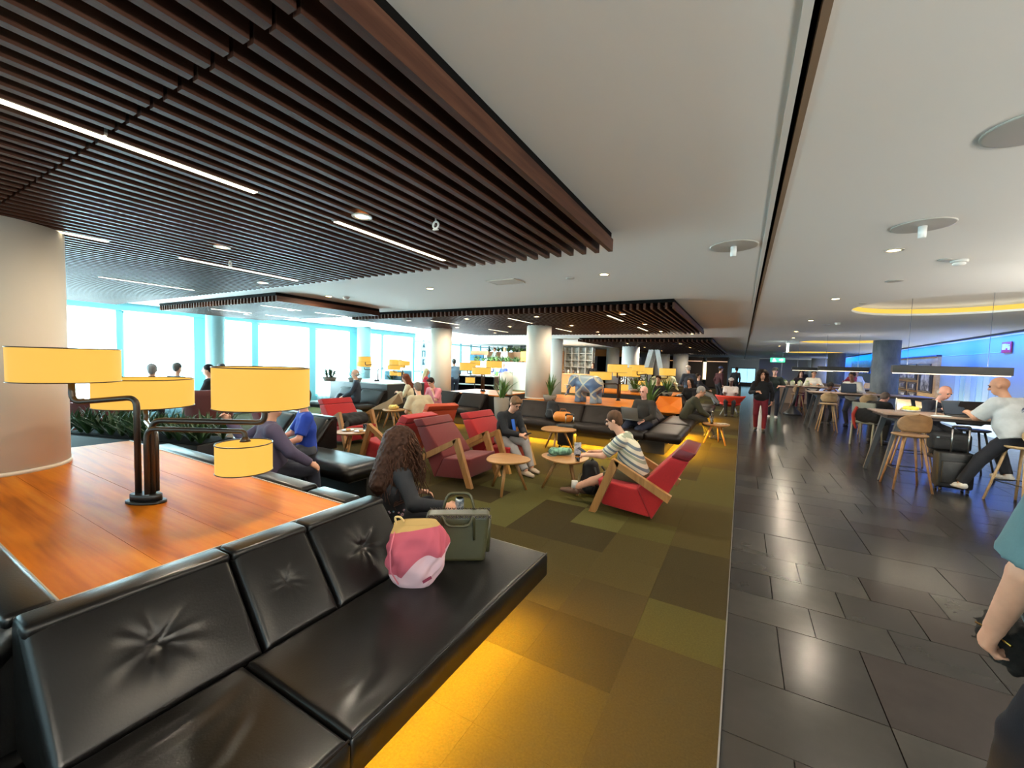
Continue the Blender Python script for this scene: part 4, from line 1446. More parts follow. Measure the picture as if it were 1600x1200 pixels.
def person(label, loc, face, hip=.53, lean=.05, head=(0, 0), hands=None, feet=None, top=(60, 60, 70), sleeve=1.0, bottom=(40, 44, 56), leg=1.0,
           shoes=(40, 36, 34), skin='light', hair='short', haircol=(60, 44, 32), vx=.016, size=1.0, fat=1.0, topmat=None, elbow=None, knee=None,
           glasses=False, hat=None, collar=False, curl=(.5, .5), extra=None, loose=.0, bottommat=None, long_top=0.0, twist=0.0, palm=None):
    """face: heading (rad) of local +y; hands/feet: wrist and ankle points in local coords (L, R)"""
    t = thing('person', label, 'person', loc, face)
    t.scale = (size,) * 3
    ms = mat('skin_' + skin, SKIN[skin], rough=.55, col2=tuple(int(c * .93) for c in SKIN[skin]), nscale=14)
    mt = topmat or mat('cloth_%d_%d_%d' % tuple(top), top, rough=.88, col2=tuple(int(c * .86) for c in top), nscale=5, bump=.08, bscale=120)
    mb_ = bottommat or mat('cloth_%d_%d_%d' % tuple(bottom), bottom, rough=.88, col2=tuple(int(c * .86) for c in bottom), nscale=5, bump=.08, bscale=120)
    mh = mat('hair_%d_%d_%d' % tuple(haircol), haircol, rough=.65, col2=tuple(int(c * .7) for c in haircol), nscale=30, stretch=(1, 1, .2), spec=.15)
    mo = mat('shoe_%d_%d_%d' % tuple(shoes), shoes, rough=.6)
    V3 = Vector
    P = V3((0, 0, hip))
    up = V3((0, math.sin(lean), math.cos(lean)))
    up2 = V3((0, math.sin(lean * 1.25), math.cos(lean * 1.25)))
    rt = V3((1, 0, 0))
    rt2 = V3((math.cos(twist), math.sin(twist), 0))
    ch = P + up * .27
    nb = ch + up2 * .21
    fwd = rt2.cross(up2) * -1.0
    shl, shr = nb - rt2 * .175 - up2 * .055, nb + rt2 * .175 - up2 * .055
    yaw, pit = head
    hp = lean * .55 + pit
    hd = V3((-math.sin(yaw) * math.cos(hp), math.cos(yaw) * math.cos(hp), -math.sin(hp)))
    hr = V3((math.cos(yaw), math.sin(yaw), 0))
    hu = hr.cross(hd)
    hc = nb + up2 * .075 + hu * .135 + hd * .025
    R = np.array([list(hr), list(hd), list(hu)]).T
    hl, hr_ = P - rt * .085 - up * .02, P + rt * .085 - up * .02
    sit = hip < .75
    if hands is None:
        hands = ((-.16, .34, hip + .06), (.16, .34, hip + .06)) if sit else ((-.25, .06, hip - .08), (.25, .06, hip - .08))
    if feet is None:
        feet = ((-.1, .44, .085), (.1, .42, .085)) if sit else ((-.1, -.02, .085), (.1, .04, .085))
    ea, ka = elbow or ((-.6, -.5, -.6), (.6, -.5, -.6)), knee or ((-.15, 1, .6), (.15, 1, .6))
    eL, wL = ik(shl, hands[0], .285, .25, ea[0])
    eR, wR = ik(shr, hands[1], .285, .25, ea[1])
    kL, aL = ik(hl, feet[0], .43, .42, ka[0])
    kR, aR = ik(hr_, feet[1], .43, .42, ka[1])
    # ---- body (one continuous skin)
    b = Vol()
    b.cone(P - up * .03, ch, .105, .105, .05, rt, 1.35)
    b.cone(ch, nb - up2 * .07, .105, .085, .05, rt2, 1.5)
    b.cone(shl, shr, .062, .062, .04)
    b.cone(nb - up2 * .05, hc - hu * .06, .056, .052, .025)
    b.ell(hc + hu * .025 - hd * .012, (.076, .094, .092), .02, R)
    b.ell(hc - hu * .055 + hd * .026, (.056, .062, .066), .03, R)
    b.ell(hc - hu * .100 + hd * .062, (.024, .022, .018), .02, R)
    b.cone(hc + hu * .012 + hd * .086, hc - hu * .026 + hd * .108, .009, .015, .012)
    b.ell(hc - hu * .027 + hd * .1, (.019, .014, .011), .01, R)
    b.ell(hc - hu * .062 + hd * .088, (.026, .010, .007), .008, R)
    b.ell(hc - hu * .074 + hd * .086, (.022, .010, .007), .008, R)
    b.cone(hc + hu * .028 + hd * .084 - hr * .045, hc + hu * .028 + hd * .084 + hr * .045, .010, .010, .015)
    if vx < .013:
        for s in (-1, 1):
            b.sub(hc + hu * .008 + hd * .104 + hr * (.032 * s), (.018, .016, .012))
    for s in (-1, 1):
        b.ell(hc + hr * (.079 * s) - hu * .012 - hd * .012, (.012, .022, .034), .008, R)
    for s_, e, w in ((shl, eL, wL), (shr, eR, wR)):
        b.cone(s_, e, .050, .039, .025)
        b.cone(e, w, .041, .027, .015)
    for h, k, a in ((hl, kL, aL), (hr_, kR, aR)):
        b.cone(h, k, .083, .055, .03)
        b.cone(k, k + (a - k) * .35, .055, .054, .02)
        b.cone(k + (a - k) * .35, a, .054, .036, .02)
        fd = V3((0, 1, 0)) if (a - k).normalized().z < -.3 else (V3((0, 1, .3)).normalized())
        b.cone(a - V3((0, .04, .045)), a + fd * .14 - V3((0, 0, .055)), .032, .024, .02)
    # hands: palm, four fingers with a knuckle bend, thumb off the side of the palm
    for n_, (e, w, s, pk) in enumerate(((eL, wL, -1, curl[0]), (eR, wR, 1, curl[1]))):
        d = (w - e).normalized()
        pn = V3(palm[n_]) if palm and palm[n_] else V3((-s * .55, .1, -.8))
        pn = (pn - d * pn.dot(d)).normalized()
        sd = d.cross(pn) * (-s)
        if sd.dot(V3((-s, .6, .5))) < 0:
            sd = -sd
        pc = w + d * .05
        b.cone(w + d * .012, w + d * .075, .021, .022, .012, sd, 1.7)
        if vx <= .0135:
            for q, ln in ((-1.5, .058), (-.5, .07), (.5, .076), (1.5, .068)):
                k0 = w + d * .082 + sd * (q * .0185)
                a1 = pk * .9
                d1 = (d * math.cos(a1) + pn * math.sin(a1)).normalized()
                k1 = k0 + d1 * ln * .55
                a2 = pk * 2.0
                d2 = (d * math.cos(a2) + pn * math.sin(a2)).normalized()
                k2 = k1 + d2 * ln * .5
                b.cone(k0 - d * .015, k1, .0095, .009, .004)
                b.cone(k1, k2, .009, .0075, .004)
            th = w + d * .03 + sd * .032
            t1 = th + (d * .6 + sd * .7 + pn * .3).normalized() * .036
            t2 = t1 + (d * .85 + sd * .15 + pn * .5).normalized() * .03
            b.cone(th - sd * .012, t1, .013, .0105, .006)
            b.cone(t1, t2, .0105, .0085, .004)
        else:
            b.cone(w + d * .075, w + (d * math.cos(pk) + pn * math.sin(pk)) * .15, .018, .012, .01, sd, 1.9)
            b.cone(w + d * .03 + sd * .03, w + d * .075 + sd * .055 + pn * .015, .012, .010, .008)
    ob('body', b.mesh('body', vx, ms), None, t)
    # ---- top
    g = .016 + loose
    f_ = fat
    c = Vol()
    low = P - up * (.06 + long_top)
    c.cone(low, ch, (.118 + g * .5) * f_, (.112 + g * .5) * f_, .05, rt, 1.36, flat=(True, False))
    c.cone(ch, nb - up2 * .085, .112 + g * .5, .092 + g * .4, .05, rt2, 1.52)
    if f_ > 1.05:
        c.ell(P + up * .11 + V3((0, .05, 0)), (.165 * f_, .14 * f_, .15), .06)
    c.cone(shl, shr, .066 + g * .4, .066 + g * .4, .04)
    c.cone(nb - up2 * .075, nb + up2 * (.035 if collar else .0), .075, .066 if collar else .068, .03, flat=(False, True))
    for s_, e, w in ((shl, eL, wL), (shr, eR, wR)):
        if sleeve > .55:
            c.cone(s_, e, .057 + g * .6, .047 + g * .5, .03)
            q = e + (w - e) * min(1, (sleeve - .5) * 2 * .97)
            c.cone(e, q, .048 + g * .45, .036 + g * .3, .015, flat=(False, True))
        elif sleeve > 0:
            q = s_ + (e - s_) * (sleeve * 2)
            c.cone(s_, q, .060 + g * .7, .056 + g * .9, .03, flat=(False, True))
    ob('top', c.mesh('top', vx, mt, noise=.0016, nfreq=31), None, t)
    # ---- trousers / shorts
    l = Vol()
    l.cone(P - up * .04, P + up * .09, .118 * f_, .115 * f_, .05, rt, 1.35, flat=(False, True))
    for h, k, a in ((hl, kL, aL), (hr_, kR, aR)):
        if leg > .55:
            l.cone(h, k, .096, .068 + loose * .4, .04)
            q = k + (a - k) * min(1, (leg - .5) * 2)
            l.cone(k, q, .067 + loose * .4, .052 + loose * .4, .02, flat=(False, True))
        else:
            q = h + (k - h) * (leg * 2)
            l.cone(h, q, .098, .082, .04, flat=(False, True))
    ob('trousers', l.mesh('trousers', vx, mb_, noise=.0016, nfreq=27), None, t)
    # ---- shoes
    for k, a in ((kL, aL), (kR, aR)):
        z = Vol()
        tilt = .3 if (a - k).normalized().z > -.3 else 0
        fd = V3((0, 1, tilt)).normalized()
        z.cone(a - V3((0, .045, .046)), a + fd * .075 - V3((0, 0, .05)), .040, .040, .02)
        z.cone(a + fd * .06 - V3((0, 0, .052)), a + fd * .165 - V3((0, 0, .056)), .038, .030, .02, V3((1, 0, 0)), 1.25)
        z.cone(a - V3((0, .03, .03)), a - V3((0, .015, -.01)), .040, .038, .02, flat=(False, True))
        if not tilt:
            z.cut((0, 0, a.z - .085), (0, 0, -1))
        ob('shoe', z.mesh('shoe', min(vx, .014), mo), None, t)
    # ---- hair
    if hair:
        H = Vol()
        if hair in ('short', 'fringe', 'grey'):
            H.ell(hc + hu * .032 - hd * .018, (.086, .100, .098), .02, R)
            H.ell(hc - hu * .03 - hd * .055, (.066, .05, .06), .02, R)
            if hair == 'fringe':
                H.ell(hc + hu * .085 + hd * .055, (.074, .05, .035), .02, R)
            H.cut(hc + hd * .058 + hu * .02, hd * .9 - hu * .55)
            H.sub(hc - hu * .07 + hd * .06, (.11, .11, .085))
        elif hair == 'thin':
            H.ell(hc - hu * .02 - hd * .03, (.083, .085, .07), .02, R)
            H.cut(hc + hd * .02, hd)
            H.cut(hc + hu * .035, hu)
        elif hair == 'long':
            H.ell(hc + hu * .034 - hd * .02, (.092, .104, .1), .02, R)
            H.cone(hc - hd * .06 + hu * .02, nb - hd * .09 - up2 * .06, .082, .075, .03, hr, 1.2)
            H.cone(hc - hr * .075 - hd * .01, nb - hr * .085 - hd * .02 - up2 * .03, .03, .03, .03)
            H.cone(hc + hr * .075 - hd * .01, nb + hr * .085 - hd * .02 - up2 * .03, .03, .03, .03)
            H.sub(hc - hu * .03 + hd * .085, (.066, .08, .1))
        elif hair == 'curly':
            H.ell(hc + hu * .03 - hd * .03, (.12, .125, .115), .03, R)
            H.cone(hc - hd * .07, nb - hd * .10 - up2 * .16, .12, .115, .04, hr, 1.3)
            H.cone(hc - hr * .1 - hd * .02, nb - hr * .14 + hd * .02 - up2 * .1, .055, .06, .03)
            H.cone(hc + hr * .1 - hd * .02, nb + hr * .14 + hd * .02 - up2 * .1, .055, .06, .03)
            H.sub(hc - hu * .03 + hd * .1, (.062, .085, .1))
        if hair == 'curly':
            ob('hair', H.mesh('hair', max(vx, .011), mh, noise=.010, nfreq=95), None, t)
        elif H.p:
            ob('hair', H.mesh('hair', min(vx, .012), mh, noise=.0022, nfreq=160), None, t)
    if hat:
        K = Vol()
        K.ell(hc + hu * .045 - hd * .015, (.094, .108, .09), .02, R)
        K.cut(hc + hu * .03, -hu)
        K.cone(hc + hu * .04 + hd * .07, hc + hu * .03 + hd * .15, .02, .014, .01, hr, 3.2)
        ob('cap', K.mesh('cap', .012, mat('cap_%d_%d_%d' % tuple(hat), hat, rough=.8)), None, t)
    if vx < .0175:
        e_ = MB()
        for s in (-1, 1):
            e_.ball(hc + hu * .006 + hd * .083 + hr * (.032 * s), .0115, 10, 8)
        ob('eyes', e_, mat('eye_dark', (52, 40, 36), rough=.2), t)
        bw = MB()
        for s in (-1, 1):
            bw.tube([hc + hu * .026 + hd * .094 + hr * (s * .018), hc + hu * .031 + hd * .093 + hr * (s * .034), hc + hu * .026 + hd * .082 + hr * (s * .052)], .0042, 6)
        ob('eyebrows', bw, mh, t)
        ob('lips', MB().ball(hc - hu * .068 + hd * .093, (.022, .008, .007), 10, 6), mat('lip', (160, 86, 80), rough=.5), t) if abs(yaw) < .01 else None
    if glasses:
        q = MB()
        for s in (-1, 1):
            ctr = hc + hu * .006 + hd * .108 + hr * (.034 * s)
            q.tube([ctr + hr * (.026 * math.cos(a * PI / 8)) + hu * (.019 * math.sin(a * PI / 8)) for a in range(17)], .0022, 5, cap=False)
            q.tube([ctr + hr * (.026 * s), hc + hu * .008 + hr * (.082 * s) - hd * .01], .0022, 5)
        q.tube([hc + hu * .008 + hd * .109 - hr * .01, hc + hu * .008 + hd * .109 + hr * .01], .0022, 5)
        ob('glasses', q, M_BLACK, t)
    info = dict(t=t, wL=wL, wR=wR, eL=eL, eR=eR, hc=hc, hd=hd, hu=hu, hr=hr, nb=nb, P=P, up=up, up2=up2, aL=aL, aR=aR, kL=kL, kR=kR, mh=mh)
    return info

# ---------------------------------------------------------------- near people
STR = stripes('striped_knit', [(0, (196, 192, 172)), (.22, (92, 104, 112)), (.40, (196, 192, 172)), (.62, (132, 140, 122)), (.80, (196, 192, 172)), (.86, (92, 104, 112))], .155, axis=2, rot=(-.55, 0, 0))
pS = person('man in a striped shirt and shorts leaning forward in the bright red armchair', (-1.0, 4.8, 0), PI / 2, hip=.49, lean=.42, head=(0, .12), size=.92,
            hands=((-.13, .62, .63), (.12, .60, .63)), feet=((-.16, 1.0, .09), (.14, .78, .09)), sleeve=.42, topmat=STR, leg=.47, bottom=(96, 84, 56), shoes=(92, 64, 48),
            haircol=(92, 66, 48), hair='short', glasses=True, vx=.0105, fat=1.12, curl=(.7, .7), elbow=((-.5, -.4, -.7), (.5, -.4, -.7)))
ob('sock', MB().lathe([(.045, 0), (.043, .09)], tuple(pS['aL'] + Vector((0, -.01, .0))), 14), mat('sock_grey', (190, 188, 182), rough=.9), pS['t'])
ob('sock', MB().lathe([(.045, 0), (.043, .09)], tuple(pS['aR'] + Vector((0, -.01, .0))), 14), mat('sock_grey', (190, 188, 182), rough=.9), pS['t'])

pW = person('woman in a black jacket and pale trousers looking at her phone in a red armchair', (-3.28, 5.6, 0), -PI / 2 - .35, hip=.49, lean=.30, head=(0, .42), size=.92,
            hands=((-.05, .50, .62), (.07, .50, .62)), feet=((-.1, .62, .09), (.12, .72, .09)), top=(22, 24, 30), bottom=(150, 146, 146), shoes=(170, 150, 130),
            hair='fringe', haircol=(126, 94, 66), glasses=True, vx=.0125, loose=.012, curl=(.8, .8), collar=True)
ob('shirt_front', MB().cbox(tuple(pW['nb'] + Vector((0, .095, -.2))), (.07, .02, .2), rx=.3, bev=.008), mat('blue_shirt', (36, 92, 186), rough=.8), pW['t'])

FLO = mat('floral_navy', (14, 17, 24), col2=(22, 26, 34), nscale=30, rough=.85)
pC = person('woman with long curly brown hair seen from behind, holding a can', (-2.33, 2.25, 0), -.45, hip=.48, lean=.12, head=(-.25, .1), size=.88,
            hands=((-.2, .36, .62), (.5, .30, .70)), feet=((-.12, .5, .09), (.12, .46, .09)), topmat=FLO, bottom=(20, 24, 32), hair='curly', haircol=(60, 37, 26), vx=.0115, loose=.012,
            elbow=((-.6, -.4, -.6), (.75, -.35, -.75)), curl=(.5, .9))
# separate curls over the mass of hair
q = MB()
rg = random.Random(4)
hcx = pC['hc']
for k in range(420):
    a = rg.uniform(-2.5, 2.5)
    el = rg.uniform(-.5, 1.2)
    d = (-pC['hd'] * math.cos(a) + pC['hr'] * math.sin(a)) * math.cos(el) + pC['hu'] * math.sin(el)
    p = hcx + d * rg.uniform(.085, .115) + pC['hu'] * .02
    L = rg.uniform(.24, .50)
    n = 16
    out = Vector((d.x, d.y, 0)) * rg.uniform(.05, .17)
    ph, tw, rr = rg.uniform(0, 6.28), rg.uniform(1.8, 3.2), rg.uniform(.008, .017)
    pts = []
    for i in range(n):
        u = i / (n - 1)
        c = p + out * (u ** .6) + Vector((0, 0, -L * u + .03 * math.sin(u * 3)))
        if c.z < .70 and (c - pC['nb']).y > -.06:
            c.y = min(c.y, pC['nb'].y - .09)
        an = ph + tw * 6.28 * u
        pts.append(c + Vector((math.cos(an), math.sin(an), 0)) * rr * min(1, u * 4))
    q.tube(pts, [.0062 * (1 - .55 * i / (n - 1)) for i in range(n)], 5, cap=False)
ob('curls', q, mat('curl_brown', (78, 46, 30), col2=(42, 26, 18), nscale=40, rough=.6, spec=.15), pC['t'])
q = MB()
for k in range(70):
    z = rg.uniform(.42, .62)
    a = rg.uniform(PI + .2, 2 * PI + .3)
    r0 = .158
    c = Vector((r0 * 1.28 * math.cos(a), r0 * math.sin(a) + .02, z))
    s = rg.uniform(.006, .012)
    q.ball(c, (s, s, s), 6, 4)
FP = ob('flower_print', q, mat('flower_dots', (196, 150, 160), col2=(40, 110, 130), nscale=60, namt=.1, rough=.8), pC['t'])
tag(FP, kind='stuff')

pP = person('man in a dusky purple shirt seen from behind, one arm raised on the bench back', (-4.15, 2.34, 0), -.3, hip=.56, lean=.05, head=(.25, .1), size=.93,
            hands=((-.40, -.27, 1.04), (.30, .36, .62)), feet=((-.14, .5, .09), (.14, .48, .09)), top=(78, 70, 96), bottom=(40, 44, 60), haircol=(74, 52, 40), vx=.0115, loose=.022, fat=1.1,
            elbow=((-.5, -.3, -1), (.8, -.35, -.5)), collar=True, curl=(.9, .5))
pB = person('man in a royal blue T-shirt facing the purple-shirted man', (-4.78, 3.2, 0), PI - .45, hip=.52, lean=.05, size=.95, hands=((-.2, .36, .62), (.2, .36, .62)),
            top=(30, 66, 176), sleeve=.42, bottom=(70, 74, 84), haircol=(70, 52, 40), vx=.015, skin='pink')

pL = person('bald man in a dark jacket working on a laptop at the bench corner', (-1.66, 8.42, 0), PI - .35, hip=.57, lean=.06, head=(0, .12), size=.92,
            hands=((-.18, .33, .66), (.16, .33, .66)), feet=((-.12, .60, .09), (.20, .72, .3)), knee=((-.1, 1, .8), (-.1, 1, .9)), top=(44, 38, 32), bottom=(28, 34, 54), hair=None, skin='pink', vx=.0135, collar=True, loose=.015, shoes=(30, 30, 34))
pO = person('grey-haired man in an olive coat leaning forward on the bench end', (-1.12, 10.55, 0), -PI / 2 + .15, hip=.55, lean=.42, head=(0, .12), size=.95,
            hands=((-.1, .52, .55), (.1, .52, .55)), feet=((-.1, .52, .09), (.12, .62, .09)), top=(58, 56, 38), bottom=(50, 46, 38), hair='short', haircol=(176, 170, 164), vx=.0145, loose=.03, long_top=.06)
pT = person('man in a printed white T-shirt typing at the nearest high table', (3.2, 7.90, 0), .5, hip=.93, lean=.30, head=(.5, .15), size=.98,
            hands=((-.14, .50, 1.16), (.14, .50, 1.15)), feet=((-.38, .36, .09), (.14, .2, .34)), knee=((-.5, 1, .4), (.2, 1, .5)), top=(196, 200, 202), sleeve=.45, bottom=(20, 24, 34), shoes=(206, 204, 200), hair=None, haircol=(120, 90, 76), skin='tan', vx=.0115, fat=1.18, loose=.025, curl=(.35, .35))
back = pT['nb'] - pT['up2'] * .2
q = Vol()
q.ell(back + Vector((.02, -.142, 0)), (.11, .012, .13), .01)
gr = ob('shirt_print', q.mesh('shirt_print', .007, mat('print_grey', (60, 70, 92), col2=(196, 202, 206), nscale=16, namt=.12, rough=.8), noise=.003, nfreq=60), None, pT['t'])

# ---------------------------------------------------------------- walkers
person('woman with big curly hair, black top and burgundy trousers walking towards the viewer', (.48, 12.83, 0), PI, hip=.92, lean=.02, head=(.1, .15), size=.95, hands=((-.26, .02, .84), (.12, .26, 1.12)), feet=((-.1, .12, .085), (.09, -.12, .095)),
       top=(20, 20, 26), bottom=(110, 18, 36), hair='curly', haircol=(44, 30, 24), vx=.015, shoes=(20, 18, 18), collar=True, fat=1.06)
person('man in a dark green T-shirt and cap carrying a plate behind the walking woman', (.98, 16.6, 0), PI, hip=.92, lean=.02, size=1.0, hands=((-.16, .26, 1.1), (.18, .28, 1.1)), feet=((-.1, .1, .085), (.1, -.1, .085)),
       top=(18, 34, 32), sleeve=.45, bottom=(28, 36, 54), hair='short', haircol=(40, 30, 26), hat=(26, 26, 28), vx=.018, shoes=(190, 190, 190))
person('person in a dark top carrying things past the far high table', (2.2, 21.3, 0), PI, hip=.92, size=.95, hands=((-.16, .26, 1.1), (.18, .28, 1.1)), top=(40, 24, 30), bottom=(90, 24, 36), hair='long', haircol=(50, 34, 28), vx=.024)
person('person in teal and navy cut off by the right frame edge', (1.02, 1.80, 0), .25, hip=.92, lean=.04, size=1.0, hands=((-.20, .20, .84), (.25, .2, .9)), feet=((-.1, .25, .085), (.1, -.2, .1)),
       top=(96, 130, 136), sleeve=.42, bottom=(18, 18, 30), haircol=(60, 44, 34), vx=.011, elbow=((-.8, -.5, -.4), (.8, -.5, -.4)), fat=1.15, loose=.02, curl=(1.0, .6))

# ---------------------------------------------------------------- lounge, farther back
F = dict(vx=.019)
person('beige-shirted man with grey hair seen from behind, bent to the left', (-5.55, 6.2, 0), PI / 2 - .5, hip=.5, lean=.36, head=(.1, .15), size=.95, top=(190, 176, 146), sleeve=.42, bottom=(70, 66, 58), haircol=(128, 118, 108), vx=.015, loose=.03, fat=1.1, feet=((-.1, .6, .09), (.12, .66, .09)))
person('person in a pink shirt resting the head on one hand', (-6.72, 8.05, 0), PI, hip=.56, lean=.28, head=(0, .35), size=.92, hands=((-.06, .24, .93), (.18, .34, .62)), feet=((-.1, .55, .09), (.1, .5, .09)), top=(214, 128, 140), bottom=(150, 136, 116), hair='fringe', haircol=(48, 34, 30), vx=.017, sleeve=.45, leg=.5, elbow=((-.5, .3, -1), (.5, -.4, -.6)))
person('auburn-haired woman in a cream top looking down at a phone', (-7.85, 8.3, 0), 2.2, hip=.56, lean=.15, head=(0, .25), size=.92, hands=((-.08, .36, .8), (.1, .36, .8)), top=(220, 204, 170), bottom=(90, 80, 70), hair='long', haircol=(120, 60, 38), vx=.018)
person('elderly man in a dark grey suit with crossed legs on the left bench', (-9.0, 7.45, 0), PI - .7, hip=.57, lean=.0, head=(0, .05), size=.97, top=(52, 56, 68), bottom=(38, 42, 54), hair='thin', haircol=(170, 166, 160), vx=.018, feet=((-.1, .5, .09), (.1, .66, .3)), collar=True)
person('blonde woman in red in the red tub chair by the window', (-10.6, 12.0, 0), -.9, hip=.55, size=.95, top=(190, 40, 50), bottom=(60, 110, 190), hair='long', haircol=(214, 190, 140), vx=.024, sleeve=.45, hands=((-.1, .4, .8), (.14, .42, .8)))
person('standing man in a grey-blue shirt leaning over by the window', (-10.1, 13.2, 0), .9, hip=.92, lean=.3, size=1.0, top=(108, 130, 148), bottom=(50, 60, 80), hair='short', haircol=(80, 74, 70), vx=.022, hands=((-.2, .5, 1.0), (.16, .46, 1.0)), sleeve=.45)
person('seated man in a pale shirt right of the standing man by the window', (-10.2, 15.4, 0), PI, hip=.55, size=.95, top=(176, 196, 214), bottom=(60, 64, 72), vx=.026)
person('standing man in dark clothes and a pale cap bending over the far table', (-1.7, 16.5, 0), .5, hip=.92, lean=.16, head=(0, .3), size=1.0, top=(56, 62, 74), bottom=(72, 88, 108), hair='short', haircol=(190, 180, 170), hat=(206, 182, 166), vx=.019, hands=((-.16, .36, 1.0), (.2, .3, 1.0)))
person('dark-haired man in black facing the viewer behind the orange chair', (-2.2, 13.0, 0), PI, hip=.58, lean=.1, size=1.0, top=(24, 22, 24), bottom=(30, 30, 34), hair='fringe', haircol=(60, 40, 28), skin='tan', vx=.019, hands=((-.18, .3, .72), (.18, .3, .72)))
person('man with a cap and face mask in the orange-red shell chair', (-.32, 16.25, 0), PI * 0 + PI, hip=.56, lean=-.12, head=(0, .1), size=.97, top=(220, 210, 206), sleeve=.42, bottom=(30, 30, 34), hat=(170, 160, 158), skin='dark', vx=.019)
person('standing man in a maroon jacket and pale shirt front behind the shell chair', (-.95, 21.5, 0), -.9, hip=.92, lean=.1, size=1.0, top=(60, 18, 26), bottom=(40, 38, 44), hat=(60, 66, 96), hair='short', vx=.024)
person('person in dark clothing before the bright far glazed door', (-.35, 27, 0), -.5, hip=.92, lean=.2, size=1.0, top=(24, 28, 40), bottom=(24, 24, 30), vx=.03)
person('man lounging with pale grey trousers beside the black kiosk', (-1.5, 19.6, 0), -1.3, hip=.6, lean=-.3, size=1.0, top=(34, 28, 30), bottom=(150, 146, 142), vx=.024, feet=((-.1, .6, .09), (.1, .7, .12)))
person('dark-clad woman seated left of the olive-coated man', (-1.4, 14.1, 0), 2.6, hip=.56, size=.95, top=(20, 22, 28), bottom=(24, 24, 30), hair='long', haircol=(40, 30, 26), vx=.022)

# ---------------------------------------------------------------- right side: tables and bar
person('man in black bending over his seat between the high tables', (2.62, 12.3, 0), -.75, hip=.62, lean=.75, head=(0, .2), size=1.0, top=(16, 17, 20), bottom=(30, 32, 36), hair='short', haircol=(120, 104, 96), skin='pink', vx=.016, hands=((-.14, .62, .72), (.14, .62, .72)), feet=((-.12, .3, .09), (.12, .34, .09)), loose=.02)
person('balding man in navy with a laptop on the far side of the nearest high table', (2.88, 9.78, 0), PI + .5, hip=.86, lean=.3, head=(0, .3), size=.92, top=(28, 34, 52), bottom=(30, 34, 44), hair='thin', haircol=(190, 180, 170), skin='pink', vx=.016, hands=((-.16, .4, 1.19), (.16, .4, 1.19)), feet=((-.12, .25, .36), (.12, .25, .36)))
person('man in a white shirt facing the viewer at the third high table', (2.5, 20.2, 0), PI, hip=.88, lean=.1, size=1.0, top=(220, 214, 200), bottom=(40, 40, 48), skin='tan', haircol=(40, 30, 26), vx=.022, hands=((-.16, .34, 1.12), (.16, .34, 1.12)))
person('man in a pale grey shirt on the far side of the second high table', (3.0, 16.0, 0), PI - .5, hip=.88, lean=.25, size=1.0, top=(206, 204, 194), bottom=(60, 60, 64), skin='brown', haircol=(60, 50, 44), vx=.02, hands=((-.16, .36, 1.12), (.16, .36, 1.12)), fat=1.15)
person('dark-haired person in a pale blue shirt bent low over the second high table', (2.35, 15.95, 0), PI, hip=.8, lean=.7, head=(0, .3), size=.95, top=(140, 160, 214), bottom=(50, 54, 66), skin='dark', haircol=(30, 26, 24), vx=.02, hands=((-.16, .5, 1.12), (.16, .5, 1.12)))
person('man in black with his back to the viewer at the far buffet', (3.2, 30, 0), 0, hip=.92, size=1.0, top=(18, 18, 20), bottom=(30, 30, 34), vx=.03)
person('bar guest in red by the bottle shelf', (5.2, 28.2, 0), PI - .8, hip=.92, size=.98, top=(190, 66, 70), bottom=(60, 60, 66), vx=.028, hands=((-.2, .4, 1.15), (.2, .4, 1.15)))
person('bar guest in white leaning beside the one in red', (5.6, 29.2, 0), PI - .4, hip=.92, lean=.2, size=1.0, top=(210, 206, 204), bottom=(50, 54, 66), skin='tan', vx=.028)

# ---------------------------------------------------------------- heads by the left windows, guests on the terrace
for k, (x, y, f, tp, hcol, lb) in enumerate(((-10.3, 3.55, 1.2, (60, 64, 72), (150, 148, 148), 'grey-haired guest seen over the rear lamp shade, leftmost'), (-11.5, 4.4, .4, (70, 86, 100), (90, 84, 80), 'guest in blue-grey over the rear lamp shade, middle one'),
                                             (-10.95, 5.15, 2.2, (96, 84, 72), (90, 90, 96), 'guest in a brown jacket left of the maroon tub chair'), (-10.3, 4.6, 2.5, (24, 26, 30), (30, 26, 26), 'dark-haired guest in black at the maroon tub chair'))):
    person(lb, (x, y, 0), f, hip=.6, size=1.0, top=tp, bottom=(50, 50, 56), haircol=hcol, vx=.022)

# ================================================================== PROPS ON AND BESIDE THE FURNITURE
# pink tote bag: a slumped canvas volume with printed fields
TB = thing('tote_bag', 'pink canvas tote bag with pale scallops and a mustard top on the near bench', 'bag', (-1.52, 1.66, .43), .5)
def tote_fn(u, v):
    lv = [(0, .085, .055), (.03, .115, .075), (.12, .15, .095), (.22, .165, .09), (.29, .15, .06), (.335, .125, .028), (.35, .118, .012)]
    z = v * .35
    for (z0, a0, b0), (z1, a1, b1) in zip(lv[:-1], lv[1:]):
        if z <= z1 + 1e-6:
            k = (z - z0) / (z1 - z0)
            break
    ra, rb = a0 + (a1 - a0) * k, b0 + (b1 - b0) * k
    a = 2 * PI * u
    c, s_ = math.cos(a), math.sin(a)
    x = ra * math.copysign(abs(c) ** .7, c)
    y = rb * math.copysign(abs(s_) ** .7, s_)
    w = .010 * math.sin(5 * a + 9 * v) * math.sin(PI * v) + .007 * math.sin(11 * a - 14 * v + 1) * math.sin(PI * v)
    sag = .02 * math.sin(a * 1.0 + .6) * v
    return (x * (1 + w / ra) + .03 * v * math.sin(PI * v), y * (1 + w / rb), z + (sag if v > .7 else sag * v / .7))
TOTE = bpy.data.materials.new('tote_canvas')
TOTE.use_nodes = True
MATS['tote_canvas'] = TOTE
_nt = TOTE.node_tree
_b = _nt.nodes['Principled BSDF']
_b.inputs['Roughness'].default_value = .9
_tc = _n(_nt, 'ShaderNodeTexCoord')
_s = _n(_nt, 'ShaderNodeSeparateXYZ')
